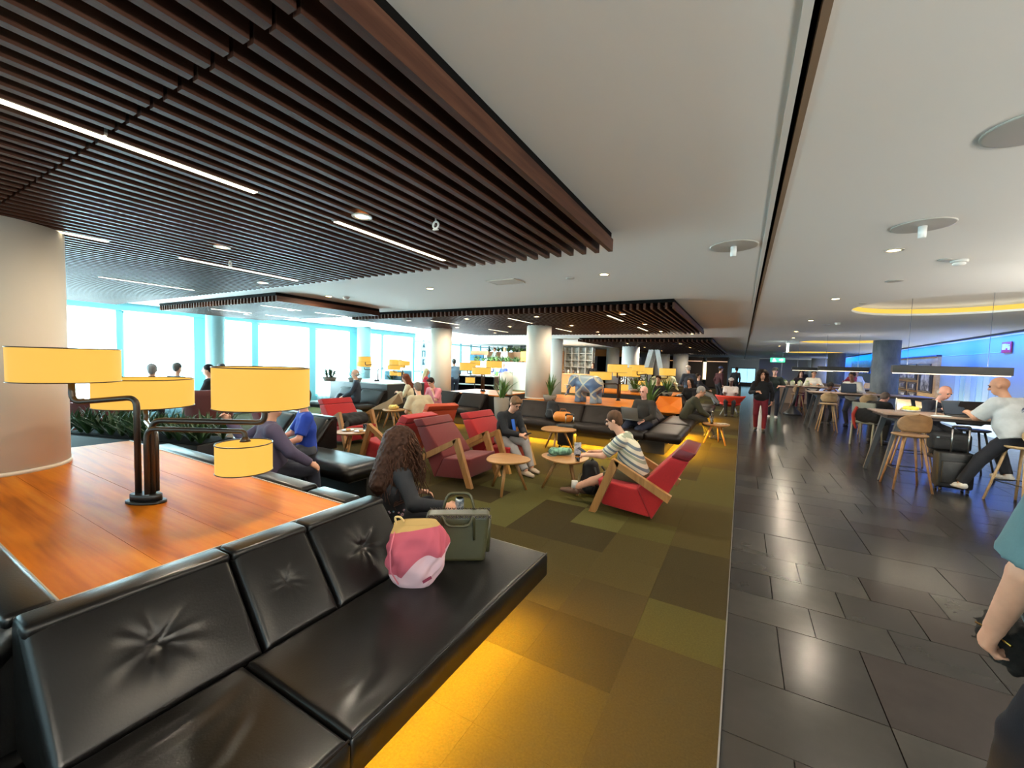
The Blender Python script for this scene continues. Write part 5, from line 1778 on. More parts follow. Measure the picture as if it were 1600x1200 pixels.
_nt.links.new(_tc.outputs['Object'], _s.inputs[0])
def M_(op, a, b=None):
    n = _n(_nt, 'ShaderNodeMath', operation=op)
    for i, q in enumerate((a, b)):
        if q is None:
            continue
        if isinstance(q, (int, float)):
            n.inputs[i].default_value = q
        else:
            _nt.links.new(q, n.inputs[i])
    return n.outputs[0]
# scalloped line: z < .13 + .06*|sin| rising to the right; mustard above z > .28
_wave = M_('MULTIPLY', M_('ABSOLUTE', M_('SINE', M_('MULTIPLY', M_('ADD', _s.outputs[0], .05), 15.0))), .06)
_line = M_('ADD', M_('ADD', M_('MULTIPLY', _s.outputs[0], .55), .10), _wave)
_fw = M_('LESS_THAN', _s.outputs[2], _line)
_fm = M_('GREATER_THAN', M_('ADD', _s.outputs[2], M_('MULTIPLY', _s.outputs[0], -.18)), .315)
_mx = _n(_nt, 'ShaderNodeMixRGB')
_mx.inputs[1].default_value = rgb((186, 84, 100))
_mx.inputs[2].default_value = rgb((216, 176, 184))
_nt.links.new(_fw, _mx.inputs[0])
_mx2 = _n(_nt, 'ShaderNodeMixRGB')
_mx2.inputs[2].default_value = rgb((190, 152, 92))
_nt.links.new(_fm, _mx2.inputs[0])
_nt.links.new(_mx.outputs[0], _mx2.inputs[1])
_nt.links.new(_mx2.outputs[0], _b.inputs['Base Color'])
_tm = MB().grid(tote_fn, 72, 36)
_tm.add([tote_fn(k / 36, 0) for k in range(36)], [tuple(reversed(range(36)))])
_tm.add([tote_fn(k / 36, 1) for k in range(36)], [tuple(range(36))])
ob('bag_body', _tm, TOTE, TB)
ob('strap', MB().tube([(-.1, -.045, .31), (-.11, -.092, .22), (-.10, -.105, .12), (-.06, -.098, .05)], .004, 6), mat('strap_pink', (206, 110, 126), rough=.9), TB)
ob('strap_loop', MB().tube(bend([(-.10, 0, .325), (-.115, 0, .375), (-.085, 0, .378), (-.06, 0, .35)], .03), .006, 6), mat('strap_mustard', (220, 186, 126), rough=.9), TB)
ob('brand_tag', MB().cbox((.09, -.088, .075), (.05, .006, .014), rz=.45, ry=-.4, bev=.001), mat('tag_wine', (120, 30, 60), rough=.8), TB)

HB = thing('handbag', 'olive leather handbag with a laced rim beside the pink tote', 'bag', (-1.51, 2.04, .43), .6)
HB.scale = (1.14, 1.1, 1.16)
M_OLIVE = mat('olive_leather', (66, 64, 36), col2=(52, 50, 28), nscale=4, rough=.38, bump=.08, bscale=120)
bm = MB()
bm.hexa([(-.15, -.07, 0), (.15, -.07, 0), (.15, .07, 0), (-.15, .07, 0), (-.175, -.055, .25), (.175, -.055, .25), (.175, .055, .25), (-.175, .055, .25)])
me = mesh_of('bag_body', bm, M_OLIVE)
o = ob('bag_body', me, None, HB)
md = o.modifiers.new('bev', 'BEVEL')
md.width = .022
md.segments = 4
for sy in (-1, 1):
    ob('handle', MB().tube(bend([(-.09, sy * .064, .12), (-.085, sy * .066, .26), (-.06, sy * .075, .20 if sy < 0 else .33), (.06, sy * .078, .20 if sy < 0 else .33), (.085, sy * .066, .26), (.09, sy * .064, .12)], .03), .008, 8), M_OLIVE, HB)
    lace = MB()
    for k in range(14):
        x = -.16 + k * .0246
        lace.bar((x, sy * .058, .235), (x + .018, sy * .058, .252), .006, .004)
        lace.bar((x + .018, sy * .059, .235), (x, sy * .059, .252), .006, .004)
    ob('lacing', lace, mat('lace_dark', (40, 26, 24), rough=.6), HB)
ob('gold_plate', MB().cbox((0, -.064, .2), (.045, .006, .008), bev=.001), mat('gold', (222, 180, 90), rough=.25, metal=1), HB)
ob('side_gusset', MB().tube([(.165, 0, .03), (.172, 0, .23)], .012, 6), M_OLIVE, HB)

def rot2(x, y, a):
    return (x * math.cos(a) - y * math.sin(a), x * math.sin(a) + y * math.cos(a))

# can in the curly woman's hand
w = pC['wR'] + (pC['wR'] - pC['eR']).normalized() * .085
W_ = pC['t'].matrix_basis @ w if False else (Matrix.Translation(pC['t'].location) @ Matrix.Rotation(-.45, 4, 'Z') @ Matrix.Scale(.88, 4)) @ w
cn = thing('drink_can', 'silver drink can in the hand of the curly-haired woman', 'can', tuple(W_ + Vector((.02, .02, -.05))))
ob('can_body', MB().lathe([(.024, 0), (.032, .008), (.032, .1), (.027, .115)], seg=24), mat('can_silver', (206, 210, 214), col2=(90, 110, 130), nscale=24, namt=.15, rough=.3, metal=.5), cn)
ob('lid', MB().lathe([(.027, .115), (.025, .112), (.001, .112)], seg=24), M_CHROME, cn)

# phones
def in_person(p, pt, face, size):
    return Matrix.Translation(p['t'].location) @ Matrix.Rotation(face, 4, 'Z') @ Matrix.Scale(size, 4) @ Vector(pt)
for p, fc, sz, lb in ((pS, PI / 2, .92, 'phone held by the striped-shirt man'), (pW, -PI / 2 - .35, .92, 'phone held by the woman in the black jacket')):
    mid = (p['wL'] + p['wR']) / 2 + Vector((0, .11, .015))
    ph = thing('phone', 'dark ' + lb, 'phone', tuple(in_person(p, mid, fc, sz)), fc)
    ob('case', MB().cbox((0, 0, 0), (.074, .15, .009), rx=.5, bev=.004), M_BLACK, ph)
    ob('screen', MB().cbox((0, -.003, .005), (.066, .138, .002), rx=.5), mat('phone_screen', (60, 70, 90), rough=.1), ph)

# things on the tables
def on_table(x, y, h):
    return (x, y, h)
gb = thing('cloth_bag', 'mint green patterned pouch on the table before the striped man', 'bag', (-2.08, 5.08, .43), .6)
v = Vol()
v.cone((-.11, 0, .05), (.11, .0, .055), .052, .048, .03, (0, 1, 0), 1.3)
v.cut((0, 0, .002), (0, 0, -1))
ob('pouch', v.mesh('pouch', .008, mat('mint_print', (128, 176, 150), col2=(60, 96, 84), nscale=16, namt=.16, rough=.85), noise=.004, nfreq=50), None, gb)
ob('cord', MB().tube([(-.15, -.02, .03), (-.19, -.05, .012), (-.15, -.09, .008), (-.08, -.085, .008)], .004, 5), mat('cord_teal', (60, 130, 140), rough=.8), gb)
bg = thing('beer_glass', 'small glass of amber beer at the table edge near the striped man', 'glass', (-1.76, 4.88, .43))
ob('glass', MB().lathe([(.026, 0), (.034, .085), (.031, .085), (.024, .006), (.001, .006)], seg=20), M_GLASS, bg)
ob('beer', MB().lathe([(.0235, .008), (.030, .072), (.001, .072)], seg=20), mat('beer', (196, 120, 30), rough=.1), bg)
tm = thing('table_card', 'folded menu card standing on the green-bag table', 'card', (-1.88, 5.2, .43), .4)
ob('panel', MB().cbox((0, 0, .085), (.09, .004, .17), rx=.1), mat('card_print', (120, 130, 156), col2=(200, 204, 210), nscale=18, namt=.2, rough=.5), tm)
ob('panel', MB().cbox((0, .034, .085), (.09, .004, .17), rx=-.1), mat('card_print', (120, 130, 156), rough=.5), tm)
for k, (dx, dy, lb) in enumerate(((-.1, -.05, 'white plate with leftovers at the left of the small plate table'), (.13, .02, 'white plate with a napkin at the right of the small plate table'))):
    pl = thing('plate', lb, 'plate', (-5.62 + dx, 4.62 + dy, .43))
    ob('dish', MB().lathe([(.05, 0), (.095, .012), (.1, .016), (.06, .008), (.001, .007)], seg=28), mat('china', (226, 224, 216), rough=.3), pl)
    ob('leftovers', MB().ball((.0, .01, .018), (.05, .035, .016), 10, 6).ball((.03, -.02, .018), (.025, .03, .014), 10, 6), mat('bread', (190, 146, 92), rough=.9), pl)
gl = thing('tumbler', 'clear tumbler between the plates', 'glass', (-5.55, 4.78, .43))
ob('glass', MB().lathe([(.028, 0), (.033, .10), (.030, .10), (.025, .006), (.001, .006)], seg=20), M_GLASS, gl)
ob('water', MB().lathe([(.0245, .008), (.027, .05), (.001, .05)], seg=20), mat('water_tint', (200, 214, 216), rough=.05, trans=.9), gl)
wg = thing('wine_glass', 'tall stemmed glass beside the curly-haired woman', 'glass', (-2.62, 2.42, .43))
ob('bowl', MB().lathe([(.006, .10), (.034, .13), (.04, .17), (.032, .23), (.030, .23), (.037, .17), (.03, .134), (.001, .115)], seg=22), M_GLASS, wg)
ob('stem', MB().lathe([(.036, 0), (.034, .004), (.005, .01), (.0045, .1)], seg=18), M_GLASS, wg)
bk = thing('bread_basket', 'basket of pale bread on the table by the beige-shirted man', 'basket', (-7.1, 6.95, .46))
ob('basket', MB().lathe([(.09, 0), (.13, .06), (.125, .06), (.085, .006), (.001, .006)], seg=20), mat('wicker', (190, 150, 80), rough=.8, bump=.5, bscale=60), bk)
for k in range(5):
    a = k * 1.3
    ob('bread_roll', MB().ball((.06 * math.cos(a), .06 * math.sin(a), .07 + .01 * (k % 2)), (.05, .038, .032), 10, 7), mat('roll', (232, 206, 120), rough=.9), bk)
st = thing('magazine', 'open magazine on the table beside the walkway', 'magazine', (-.36, 9.98, .44), .4)
ob('pages', MB().cbox((.05, 0, .006), (.22, .16, .012), rz=.2), mat('paper', (214, 206, 190), col2=(150, 140, 130), nscale=14, namt=.2, rough=.8), st)
ob('pages_under', MB().cbox((.0, .02, .003), (.24, .17, .006), rz=.35), mat('paper2', (196, 150, 96), rough=.8), st)
bt = thing('water_bottle', 'clear bottle on the table beside the walkway', 'bottle', (-.52, 9.9, .44))
ob('bottle', MB().lathe([(.03, 0), (.032, .16), (.014, .22), (.013, .26)], seg=16), M_GLASS, bt)
ob('cap', MB().lathe([(.015, .26), (.015, .28)], seg=14), M_WHITE, bt)

# backpack at the striped man's feet, coats, suitcases, orange bag
def backpack(label, loc, rz, col, s=1.0, tilt=0.0):
    t = thing('backpack', label, 'backpack', loc, rz)
    m = mat('pack_%d' % col[0], col, rough=.8, bump=.1, bscale=150)
    v = Vol()
    v.cone((0, 0, .11 * s), (0, tilt, .36 * s), .105 * s, .085 * s, .05, (1, 0, 0), 1.45)
    v.cone((0, .09 * s, .10 * s), (0, .08 * s + tilt * .5, .2 * s), .06 * s, .05 * s, .03, (1, 0, 0), 1.9)
    v.cut((0, 0, .003), (0, 0, -1))
    ob('pack_body', v.mesh('pack_body', .011, m, noise=.003, nfreq=30), None, t)
    for q in (-1, 1):
        ob('strap', MB().tube([(q * .07, -.09 * s, .38 * s), (q * .09, -.15 * s, .3 * s), (q * .1, -.14 * s, .15 * s), (q * .1, -.1 * s, .06 * s)], .013, 6), m, t)
    ob('handle', MB().tube([(-.03, tilt - .02, .43 * s), (0, tilt - .02, .47 * s), (.03, tilt - .02, .43 * s)], .007, 6), m, t)
    ob('zip', MB().tube([(-.1 * s, .155 * s, .12 * s), (-.06 * s, .15 * s + tilt * .4, .24 * s), (.06 * s, .15 * s + tilt * .4, .24 * s), (.1 * s, .155 * s, .12 * s)], .003, 5), mat('zip_grey', (150, 150, 150), rough=.4), t)
    return t
backpack("black backpack on the floor at the striped man's feet", (-1.60, 5.0, 0), 1.2, (20, 20, 20), 1.0, .03)
backpack('black backpack with white stripes on the bench behind the phone woman', (-3.55, 8.1, .43), PI, (24, 24, 26), .95)
sp = thing('duffel_bag', 'orange leather bag on the long dark bench', 'bag', (-3.25, 8.0, .43), .2)
v = Vol()
v.cone((-.1, 0, .1), (.1, 0, .1), .11, .11, .04, (0, 0, 1), 1.05)
v.cut((0, 0, .002), (0, 0, -1))
ob('bag_body', v.mesh('bag_body', .012, mat('orange_leather', (214, 134, 44), rough=.5, col2=(190, 110, 34), nscale=6), noise=.004, nfreq=30), None, sp)
ob('handle', MB().tube([(-.08, 0, .2), (-.05, 0, .27), (.05, 0, .27), (.08, 0, .2)], .009, 6), mat('orange_handle', (150, 84, 30), rough=.5), sp)
def suitcase(label, loc, rz, w=.36, d=.22, h=.55, handle=.3, topbag=False):
    t = thing('suitcase', label, 'suitcase', loc, rz)
    m = mat('suitcase_black', (16, 16, 18), rough=.5, bump=.06, bscale=90)
    ob('shell', MB().cbox((0, 0, .05 + h / 2), (w, d, h), bev=.035, seg=3), m, t)
    ob('front_pocket', MB().cbox((0, -d / 2 - .012, .05 + h * .45), (w * .84, .035, h * .62), bev=.015, seg=2), m, t)
    for sx in (-1, 1):
        for sy in (-1, 1):
            ob('wheel', MB().lathe([(.001, -.012), (.025, -.012), (.025, .012), (.001, .012)], (0, 0, 0), 14), M_BLACK, t, (sx * (w / 2 - .05), sy * (d / 2 - .04), .026)).rotation_euler.y = PI / 2
        ob('handle_tube', MB().tube([(sx * .085, -d / 2 - .03, .05 + h - .25 if topbag else .05 + h), (sx * .085, -d / 2 - .03, .05 + h + handle)], .011, 8), M_CHROME, t)
    ob('handle_grip', MB().tube(bend([(-.085, -d / 2 - .03, .05 + h + handle - .02), (-.085, -d / 2 - .03, .07 + h + handle), (.085, -d / 2 - .03, .07 + h + handle), (.085, -d / 2 - .03, .05 + h + handle - .02)], .03), .016, 8), M_BLACK, t)
    return t
suitcase('black trolley suitcase with raised silver handle by the nearest high table', (2.72, 8.2, 0), .0, .38, .24, .52, .36)
lb = thing('laptop_bag', 'black soft bag strapped on top of the trolley suitcase', 'bag', (2.68, 8.29, .572))
ob('bag_body', MB().cbox((0, 0, .13), (.44, .2, .26), bev=.05, seg=3), mat('bag_black', (22, 23, 26), rough=.7), lb)
ob('pocket', MB().cbox((-.1, -.1, .1), (.18, .03, .16), bev=.012, seg=2), mat('bag_black', (22, 23, 26), rough=.7), lb)
ob('badge', MB().cbox((-.15, -.118, .19), (.03, .004, .02)), M_CHROME, lb)
suitcase('small black suitcase standing before the long dark bench', (-2.95, 7.5, 0), PI, .34, .2, .42, .16)
ct = thing('coat', 'dark coat thrown over the red armchair at left', 'coat', (-6.55, 5.35, .38), -PI / 2)
v = Vol()
v.cone((-.25, -.05, .1), (.25, .0, .12), .1, .09, .06, (0, 1, 0), 1.5)
v.cone((-.2, .1, .06), (.2, .15, .05), .07, .07, .05)
ob('fabric', v.mesh('fabric', .016, mat('coat_black', (18, 18, 20), rough=.9), noise=.008, nfreq=22), None, ct)
v = Vol()
v.cone((.2, .12, .07), (.34, .22, -.02), .05, .045, .03)
ob('sleeve', v.mesh('sleeve', .016, mat('coat_black', (18, 18, 20), rough=.9), noise=.004, nfreq=22), None, ct)

# laptops
def laptop(label, loc, rz, col=(120, 112, 100), open_=1.9, s=1.0):
    t = thing('laptop', label, 'laptop', loc, rz)
    m = mat('laptop_%d' % col[0], col, rough=.35, metal=.4)
    ob('base', MB().cbox((0, 0, .009), (.33 * s, .23 * s, .016), bev=.004), m, t)
    a = open_ - PI / 2
    ob('screen_lid', MB().cbox((0, .115 * s + math.sin(a) * .11 * s, .016 + math.cos(a) * .11 * s), (.33 * s, .008, .22 * s), rx=-a, bev=.003), m, t)
    ob('display', MB().cbox((0, .115 * s + math.sin(a) * .11 * s - .006, .016 + math.cos(a) * .11 * s), (.31 * s, .003, .2 * s), rx=-a), mat('display_dim', (60, 70, 84), rough=.15), t)
    ob('keyboard', MB().cbox((0, -.005, .018), (.28 * s, .12 * s, .003)), M_BLACK, t)
    return t
laptop('grey laptop on the lap of the bald man', tuple(in_person(pL, (0, .42, .66), PI - .35, .92)), PI - .35, (104, 96, 88), 1.8, 1.1)
laptop('dark laptop used by the white T-shirt man', (2.92, 8.62, 1.05), .5, (50, 50, 54), 1.9)
laptop('dark laptop of the navy-clad man opposite', (3.0, 9.0, 1.05), PI + .4, (40, 40, 44), 1.9)
laptop('dark open laptop on the second high table', (2.75, 14.85, 1.05), .3, (36, 30, 30), 1.75, 1.2)
# fixtures on the high tables
def table_lamp_stand(label, x, y, z):
    t = thing('divider_post', label, 'post', (x, y, z))
    ob('post', MB().tube([(0, 0, .008), (0, 0, .22)], .008, 8), M_CHROME, t)
    ob('foot', MB().lathe([(.035, 0), (.035, .008)], seg=18), M_CHROME, t)
table_lamp_stand('thin steel post on the nearest high table between the laptops', 2.66, 8.75, 1.05)
table_lamp_stand('thin steel post near the left end of the nearest high table', 2.2, 8.8, 1.05)
fb = thing('fruit_bowl', 'dish of yellow-green fruit on the nearest high table', 'bowl', (2.42, 8.95, 1.05))
ob('bowl', MB().lathe([(.05, 0), (.12, .035), (.115, .035), (.045, .006), (.001, .006)], seg=24), mat('china', (226, 224, 216), rough=.3), fb)
for k in range(6):
    a = k * 1.05
    ob('lemon', MB().ball((.065 * math.cos(a), .065 * math.sin(a), .055), (.04, .036, .034), 10, 8), mat('lemon', (206, 196, 60), rough=.5), fb)
pp = thing('paper_sheet', 'pale folded sheet on the nearest high table edge', 'paper', (2.6, 8.36, 1.051), .1)
ob('sheet', MB().cbox((0, 0, .004), (.2, .1, .008), bev=.002), mat('sheet_white', (210, 220, 224), rough=.6), pp)
ob('sheet_fold', MB().cbox((.02, .01, .011), (.16, .09, .006), rz=.1, bev=.002), mat('sheet_white', (210, 220, 224), rough=.6), pp)
for k in range(4):
    j = thing('buffet_jar', '%s pale jar on the third high table' % ('leftmost', 'second', 'third', 'rightmost')[k], 'jar', (1.5 + k * .24, 19.3, 1.05), group='pale jars on the third high table')
    ob('jar', MB().lathe([(.07, 0), (.08, .1), (.075, .16), (.05, .18)], seg=16), mat('jar_cream', (206, 204, 176), rough=.4), j)
    ob('lid', MB().lathe([(.055, .18), (.055, .2), (.012, .205), (.012, .23)], seg=16), mat('jar_lid', (120, 150, 60), rough=.5), j)
tr = thing('coat_on_chair', 'black coat with a red scarf over the grey metal chair', 'coat', (2.62, 12.0, .5), -.6)
v = Vol()
v.cone((-.16, -.22, .2), (.16, -.22, .2), .07, .07, .04, (0, 0, 1), 2.2)
ob('fabric', v.mesh('fabric', .018, mat('coat_black', (18, 18, 20), rough=.9), noise=.006, nfreq=26), None, tr)
ob('scarf', MB().tube([(-.2, -.24, .38), (-.24, -.3, .2), (-.22, -.28, .02), (-.18, -.27, -.12)], [.03, .035, .03, .02], 8), mat('scarf_red', (150, 40, 26), rough=.8), tr)
# scooter-like black stand by the third table
sk = thing('floor_stand', 'black floor stand with round foot at the end of the third high table', 'stand', (1.72, 18.35, 0))
ob('foot', MB().lathe([(.3, 0), (.28, .06), (.12, .22), (.05, .34)], seg=24), M_BLACK, sk)
ob('post', MB().tube([(0, 0, .3), (.12, 0, 1.04)], .045, 10), M_BLACK, sk)
# bag of the passing person
hb = thing('shoulder_bag', 'black fluffy bag held by the person at the right edge', 'bag', (.86, 2.02, .70), .25)
v = Vol()
v.cone((0, -.03, .07), (0, .06, .06), .06, .055, .04, (0, 0, 1), 1.5)
ob('bag_body', v.mesh('bag_body', .009, mat('fluffy_black', (14, 13, 14), rough=.95, col2=(40, 36, 32), nscale=40), noise=.012, nfreq=90), None, hb)
ob('zip', MB().tube([(-.055, -.06, .09), (-.066, .02, .10), (-.055, .08, .085)], .004, 6), mat('gold', (222, 180, 90), rough=.25, metal=1), hb)
ob('handle', MB().tube([(0, -.05, .14), (.01, .0, .18), (.02, .02, .19), (.01, .04, .18), (0, .07, .13)], .008, 6), M_BLACK, hb)

# ================================================================== PLANTS
def blades(mb, c, n, h, spread, w, rg, droop=.35):
    for k in range(n):
        a = rg.uniform(0, 6.283)
        L = h * rg.uniform(.65, 1.1)
        d = Vector((math.cos(a), math.sin(a), 0))
        s = Vector((-d.y, d.x, 0))
        lean = rg.uniform(.15, 1.0) * spread
        pts = []
        for i in range(6):
            u = i / 5
            p = Vector(c) + d * (lean * (u + .35 * u * u)) * L + Vector((0, 0, L * (u - droop * u * u * lean / max(spread, .01))))
            ww = w * (1 - abs(2 * u - .7) ** 2 * .42) * (1 if i < 5 else .08)
            pts.append((p - s * ww, p + s * ww + Vector((0, 0, .0)), p + Vector((0, 0, -ww * .35))))
        o = len(mb.v)
        for a_, b_, c_ in pts:
            mb.v += [tuple(a_), tuple(c_), tuple(b_)]
        for i in range(5):
            for q in (0, 1):
                mb.f.append((o + 3 * i + q, o + 3 * i + q + 1, o + 3 * i + 3 + q + 1, o + 3 * i + 3 + q))
                mb.sm.append(True)
rp = random.Random(21)
pl = thing('planter', 'long dark planter of strappy dark green leaves beyond the wide column', 'plant', (-6.15, 2.05, 0), .3)
ob('trough', MB().cbox((0, 0, .33), (2.1, .5, .66), bev=.01), mat('planter_black', (20, 18, 17), rough=.6), pl)
ob('soil', MB().box(-1.02, 1.02, -.22, .22, .66, .67), M_DARK, pl)
for k in range(26):
    mb = MB()
    blades(mb, (-.98 + (k % 13) * .163, -.12 + .24 * (k // 13) + rp.uniform(-.04, .04), .66), 16, .34, .8, .015, rp)
    ob('leaf_cluster', mb, M_PLANT2, pl)
def pot_plant(label, x, y, z, h, n, spread, w, m=M_PLANT, pr=.16, ph=.3):
    t = thing('potted_plant', label, 'plant', (x, y, z))
    ob('pot', MB().lathe([(pr * .75, 0), (pr, ph), (pr * .92, ph), (pr * .9, ph - .03), (.001, ph - .03)], seg=24), mat('pot_stone', (120, 110, 98), rough=.7), t)
    for k in range(3):
        mb = MB()
        blades(mb, (rp.uniform(-.05, .05), rp.uniform(-.05, .05), ph - .03), n // 3, h, spread, w, rp)
        ob('leaves', mb, m, t)
pot_plant('tall upright sansevieria behind the woman with the phone', -3.95, 8.86, .762, .58, 24, .35, .02, M_PLANT, .17, .14)
pot_plant('tall blade plant in front of the cream elephant', -5.1, 8.55, .0, .62, 27, .45, .022, M_PLANT, .19, .78)
pot_plant('agave beside the bald laptop man', -2.1, 11.2, .0, .85, 27, .55, .03, M_PLANT, .2, .62)
pot_plant('green agave in front of the pale elephant', -1.98, 13.05, .762, .5, 24, .7, .025, M_PLANT, .2, .12)
pot_plant('plant between the far lamps', -3.1, 13.9, .762, .5, 24, .8, .022, M_PLANT, .18, .12)
pot_plant('bushy plant at the left end of the window island', -10.3, 7.6, .95, .35, 36, 1.0, .02, M_PLANT2, .2, .12)
pot_plant('bushy plant on the window island', -9.6, 7.9, .95, .3, 36, 1.0, .02, M_PLANT2, .2, .12)
pot_plant('small plant by the second facade column', -11.0, 10.6, .0, .4, 24, .8, .02, M_PLANT2, .2, .85)
pot_plant('low rosette plant behind the small lower shade', -6.6, 3.0, .0, .42, 30, 1.0, .022, M_PLANT2, .22, .5)
pot_plant('plant by the maroon tub chair near the window', -10.9, 6.7, .0, .4, 24, .9, .022, M_PLANT, .2, .9)

# ================================================================== ELEPHANT SCULPTURES
def elephant(label, loc, rz, m, s=1.0, vx=.014):
    t = thing('elephant_sculpture', label, 'sculpture', loc, rz)
    t.scale = (s,) * 3
    v = Vol()
    v.cone((0, -.18, .42), (0, .14, .43), .2, .19, .06, (0, 0, 1), 1.02)
    v.cone((0, .14, .46), (0, .34, .50), .15, .12, .06)
    v.ell((0, .40, .50), (.115, .12, .13), .05)
    v.cone((0, .47, .46), (0, .55, .32), .06, .045, .04)
    v.cone((0, .55, .32), (0, .56, .2), .045, .03, .03)
    v.cone((0, .56, .2), (0, .62, .14), .03, .026, .02)
    for sx in (-1, 1):
        v.cone((sx * .11, .18, .3), (sx * .11, .19, .05), .075, .062, .04)
        v.cone((sx * .11, -.22, .3), (sx * .11, -.23, .05), .08, .066, .04)
        v.cone((sx * .11, .19, .04), (sx * .11, .19, .012), .072, .074, .02)
        v.cone((sx * .11, -.23, .04), (sx * .11, -.23, .012), .074, .076, .02)
    v.cut((0, 0, .0), (0, 0, -1))
    ob('body', v.mesh('body', vx, m), None, t)
    for sx in (-1, 1):
        e = Vol()
        e.ell((sx * .15, .33, .48), (.03, .11, .14), .02)
        ob('ear', e.mesh('ear', vx, m), None, t)
        ob('tusk', MB().tube([(sx * .06, .47, .40), (sx * .08, .56, .36), (sx * .075, .62, .38)], [.018, .014, .004], 8), mat('ivory', (226, 218, 196), rough=.4), t)
        ob('eye', MB().ball((sx * .105, .46, .53), .014, 8, 6), M_BLACK, t)
    ob('tail', MB().tube([(0, -.38, .48), (0, -.42, .36), (0, -.41, .22)], [.014, .01, .016], 8), m, t)
    return t
PATCH = bpy.data.materials.new('patchwork')
PATCH.use_nodes = True
_nt = PATCH.node_tree
_b = _nt.nodes['Principled BSDF']
_b.inputs['Roughness'].default_value = .35
_tc = _n(_nt, 'ShaderNodeTexCoord')
_mp = _n(_nt, 'ShaderNodeMapping')
_mp.inputs['Rotation'].default_value = (.785, 0, 0)
_mp.inputs['Scale'].default_value = (.01, 3.4, 3.4)
_nt.links.new(_tc.outputs['Object'], _mp.inputs['Vector'])
_br = _n(_nt, 'ShaderNodeTexBrick')
_br.offset = 0
_br.inputs['Scale'].default_value = 1.0
_br.inputs['Mortar Size'].default_value = .06
_br.inputs['Brick Width'].default_value = 1.0
_br.inputs['Row Height'].default_value = 1.0
_br.inputs['Color1'].default_value = rgb((60, 82, 118))
_br.inputs['Color2'].default_value = rgb((140, 152, 154))
_br.inputs['Mortar'].default_value = rgb((176, 168, 146))
_sw = _n(_nt, 'ShaderNodeCombineXYZ')
_se = _n(_nt, 'ShaderNodeSeparateXYZ')
_nt.links.new(_mp.outputs['Vector'], _se.inputs[0])
_nt.links.new(_se.outputs[1], _sw.inputs[0])
_nt.links.new(_se.outputs[2], _sw.inputs[1])
_nt.links.new(_sw.outputs[0], _br.inputs['Vector'])
_nt.links.new(_br.outputs['Color'], _b.inputs['Base Color'])
elephant('blue and cream patchwork elephant sculpture on the middle walnut table', (-3.12, 9.15, .762), 1.3, PATCH, 1.02, .012)
elephant('plain cream elephant sculpture seen from behind, left of the blade plants', (-5.75, 9.85, .75), .55, mat('elephant_cream', (206, 206, 194), rough=.4), 1.0)
elephant('pale green elephant sculpture behind the agave', (-2.35, 14.25, .762), -1.4, mat('elephant_green', (190, 196, 160), rough=.4), .9, .018)

# ================================================================== FAR BACKGROUND
# planted terrace with seats
T = thing('planted_terrace', 'stepped terrace with green planting and pale walls behind the columns', 'terrace', (-12.5, 21.0, 0))
M_CREAM = mat('terrace_cream', (206, 198, 180), rough=.85)
M_TWOOD = mat('terrace_wood', (150, 104, 66), rough=.6)
ob('lower_wall', MB().box(-2.2, 2.3, 0, .3, 0, 1.62), M_CREAM, T)
ob('ledge', MB().box(-2.2, 2.3, .3, 1.6, 1.0, 1.4), M_CREAM, T)
ob('middle_wall', MB().box(-2.2, 2.3, 1.6, 1.8, 1.0, 2.25), M_TWOOD, T)
ob('upper_wall', MB().box(-1.0, 2.6, 3.0, 3.2, .9, 2.7), M_CREAM, T)
ob('blue_panel', MB().box(-2.5, -1.5, .1, .2, 1.1, 2.0), mat('terrace_blue', (24, 84, 112), rough=.6), T)
ob('wood_panel', MB().box(-2.5, -1.2, .2, .3, 2.0, 2.25), M_TWOOD, T)
ob('orange_panel', MB().box(1.3, 2.1, -.2, -.1, 1.7, 2.25), mat('terrace_orange', (244, 140, 20), rough=.6, emit=(244, 140, 20), estr=.25), T)
for k in range(5):
    ob('step', MB().box(2.3, 3.3, -.3 + k * .3, 0 + k * .3, 1.0 + .2 * k, 1.08 + .2 * k), M_WHITE, T)
rp = random.Random(5)
for tier, (y, z, n) in enumerate(((.12, 1.62, 15), (1.7, 2.25, 13))):
    for k in range(n):
        mb = MB()
        blades(mb, (-2.1 + 4.3 * k / (n - 1) + rp.uniform(-.08, .08), y, z), 22, .42, 1.3, .028, rp, .6)
        ob('shrub', mb, M_PLANT if k % 3 else M_PLANT2, T)
for k in range(4):
    c = thing('terrace_chair', '%s dark chair back on top of the planted terrace' % ('leftmost', 'second', 'third', 'rightmost')[k], 'chair', (-13.3 + k * .95, 23.2, 1.75), group='dark chairs on the terrace')
    ob('backrest', MB().cbox((0, 0, .8), (.38, .05, .28), bev=.02), M_BLACK, c)
    ob('seat', MB().cbox((0, -.2, .45), (.4, .4, .05), bev=.02), M_BLACK, c)
    for sx in (-1, 1):
        ob('leg', MB().tube([(sx * .17, 0, .0), (sx * .17, 0, .8)], .014, 6), M_BLACK, c)
        ob('leg', MB().tube([(sx * .17, -.36, .0), (sx * .17, -.36, .45)], .014, 6), M_BLACK, c)
person('man in a light blue shirt seated below the terrace', (-12.75, 20.2, .15), PI, hip=.55, top=(120, 150, 206), bottom=(40, 44, 60), vx=.03, haircol=(150, 140, 130), sleeve=.45)
person('older man in a royal blue shirt seated below the terrace', (-11.95, 20.2, .15), PI, hip=.6, top=(40, 58, 150), bottom=(40, 44, 60), vx=.03, hair='thin', haircol=(200, 196, 190), sleeve=.45)
person('blonde guest in white on the middle tier of the terrace', (-13.0, 22.0, 1.4), PI + .4, hip=.5, size=.85, top=(214, 206, 196), bottom=(90, 90, 96), vx=.03, hair='long', haircol=(206, 160, 110))
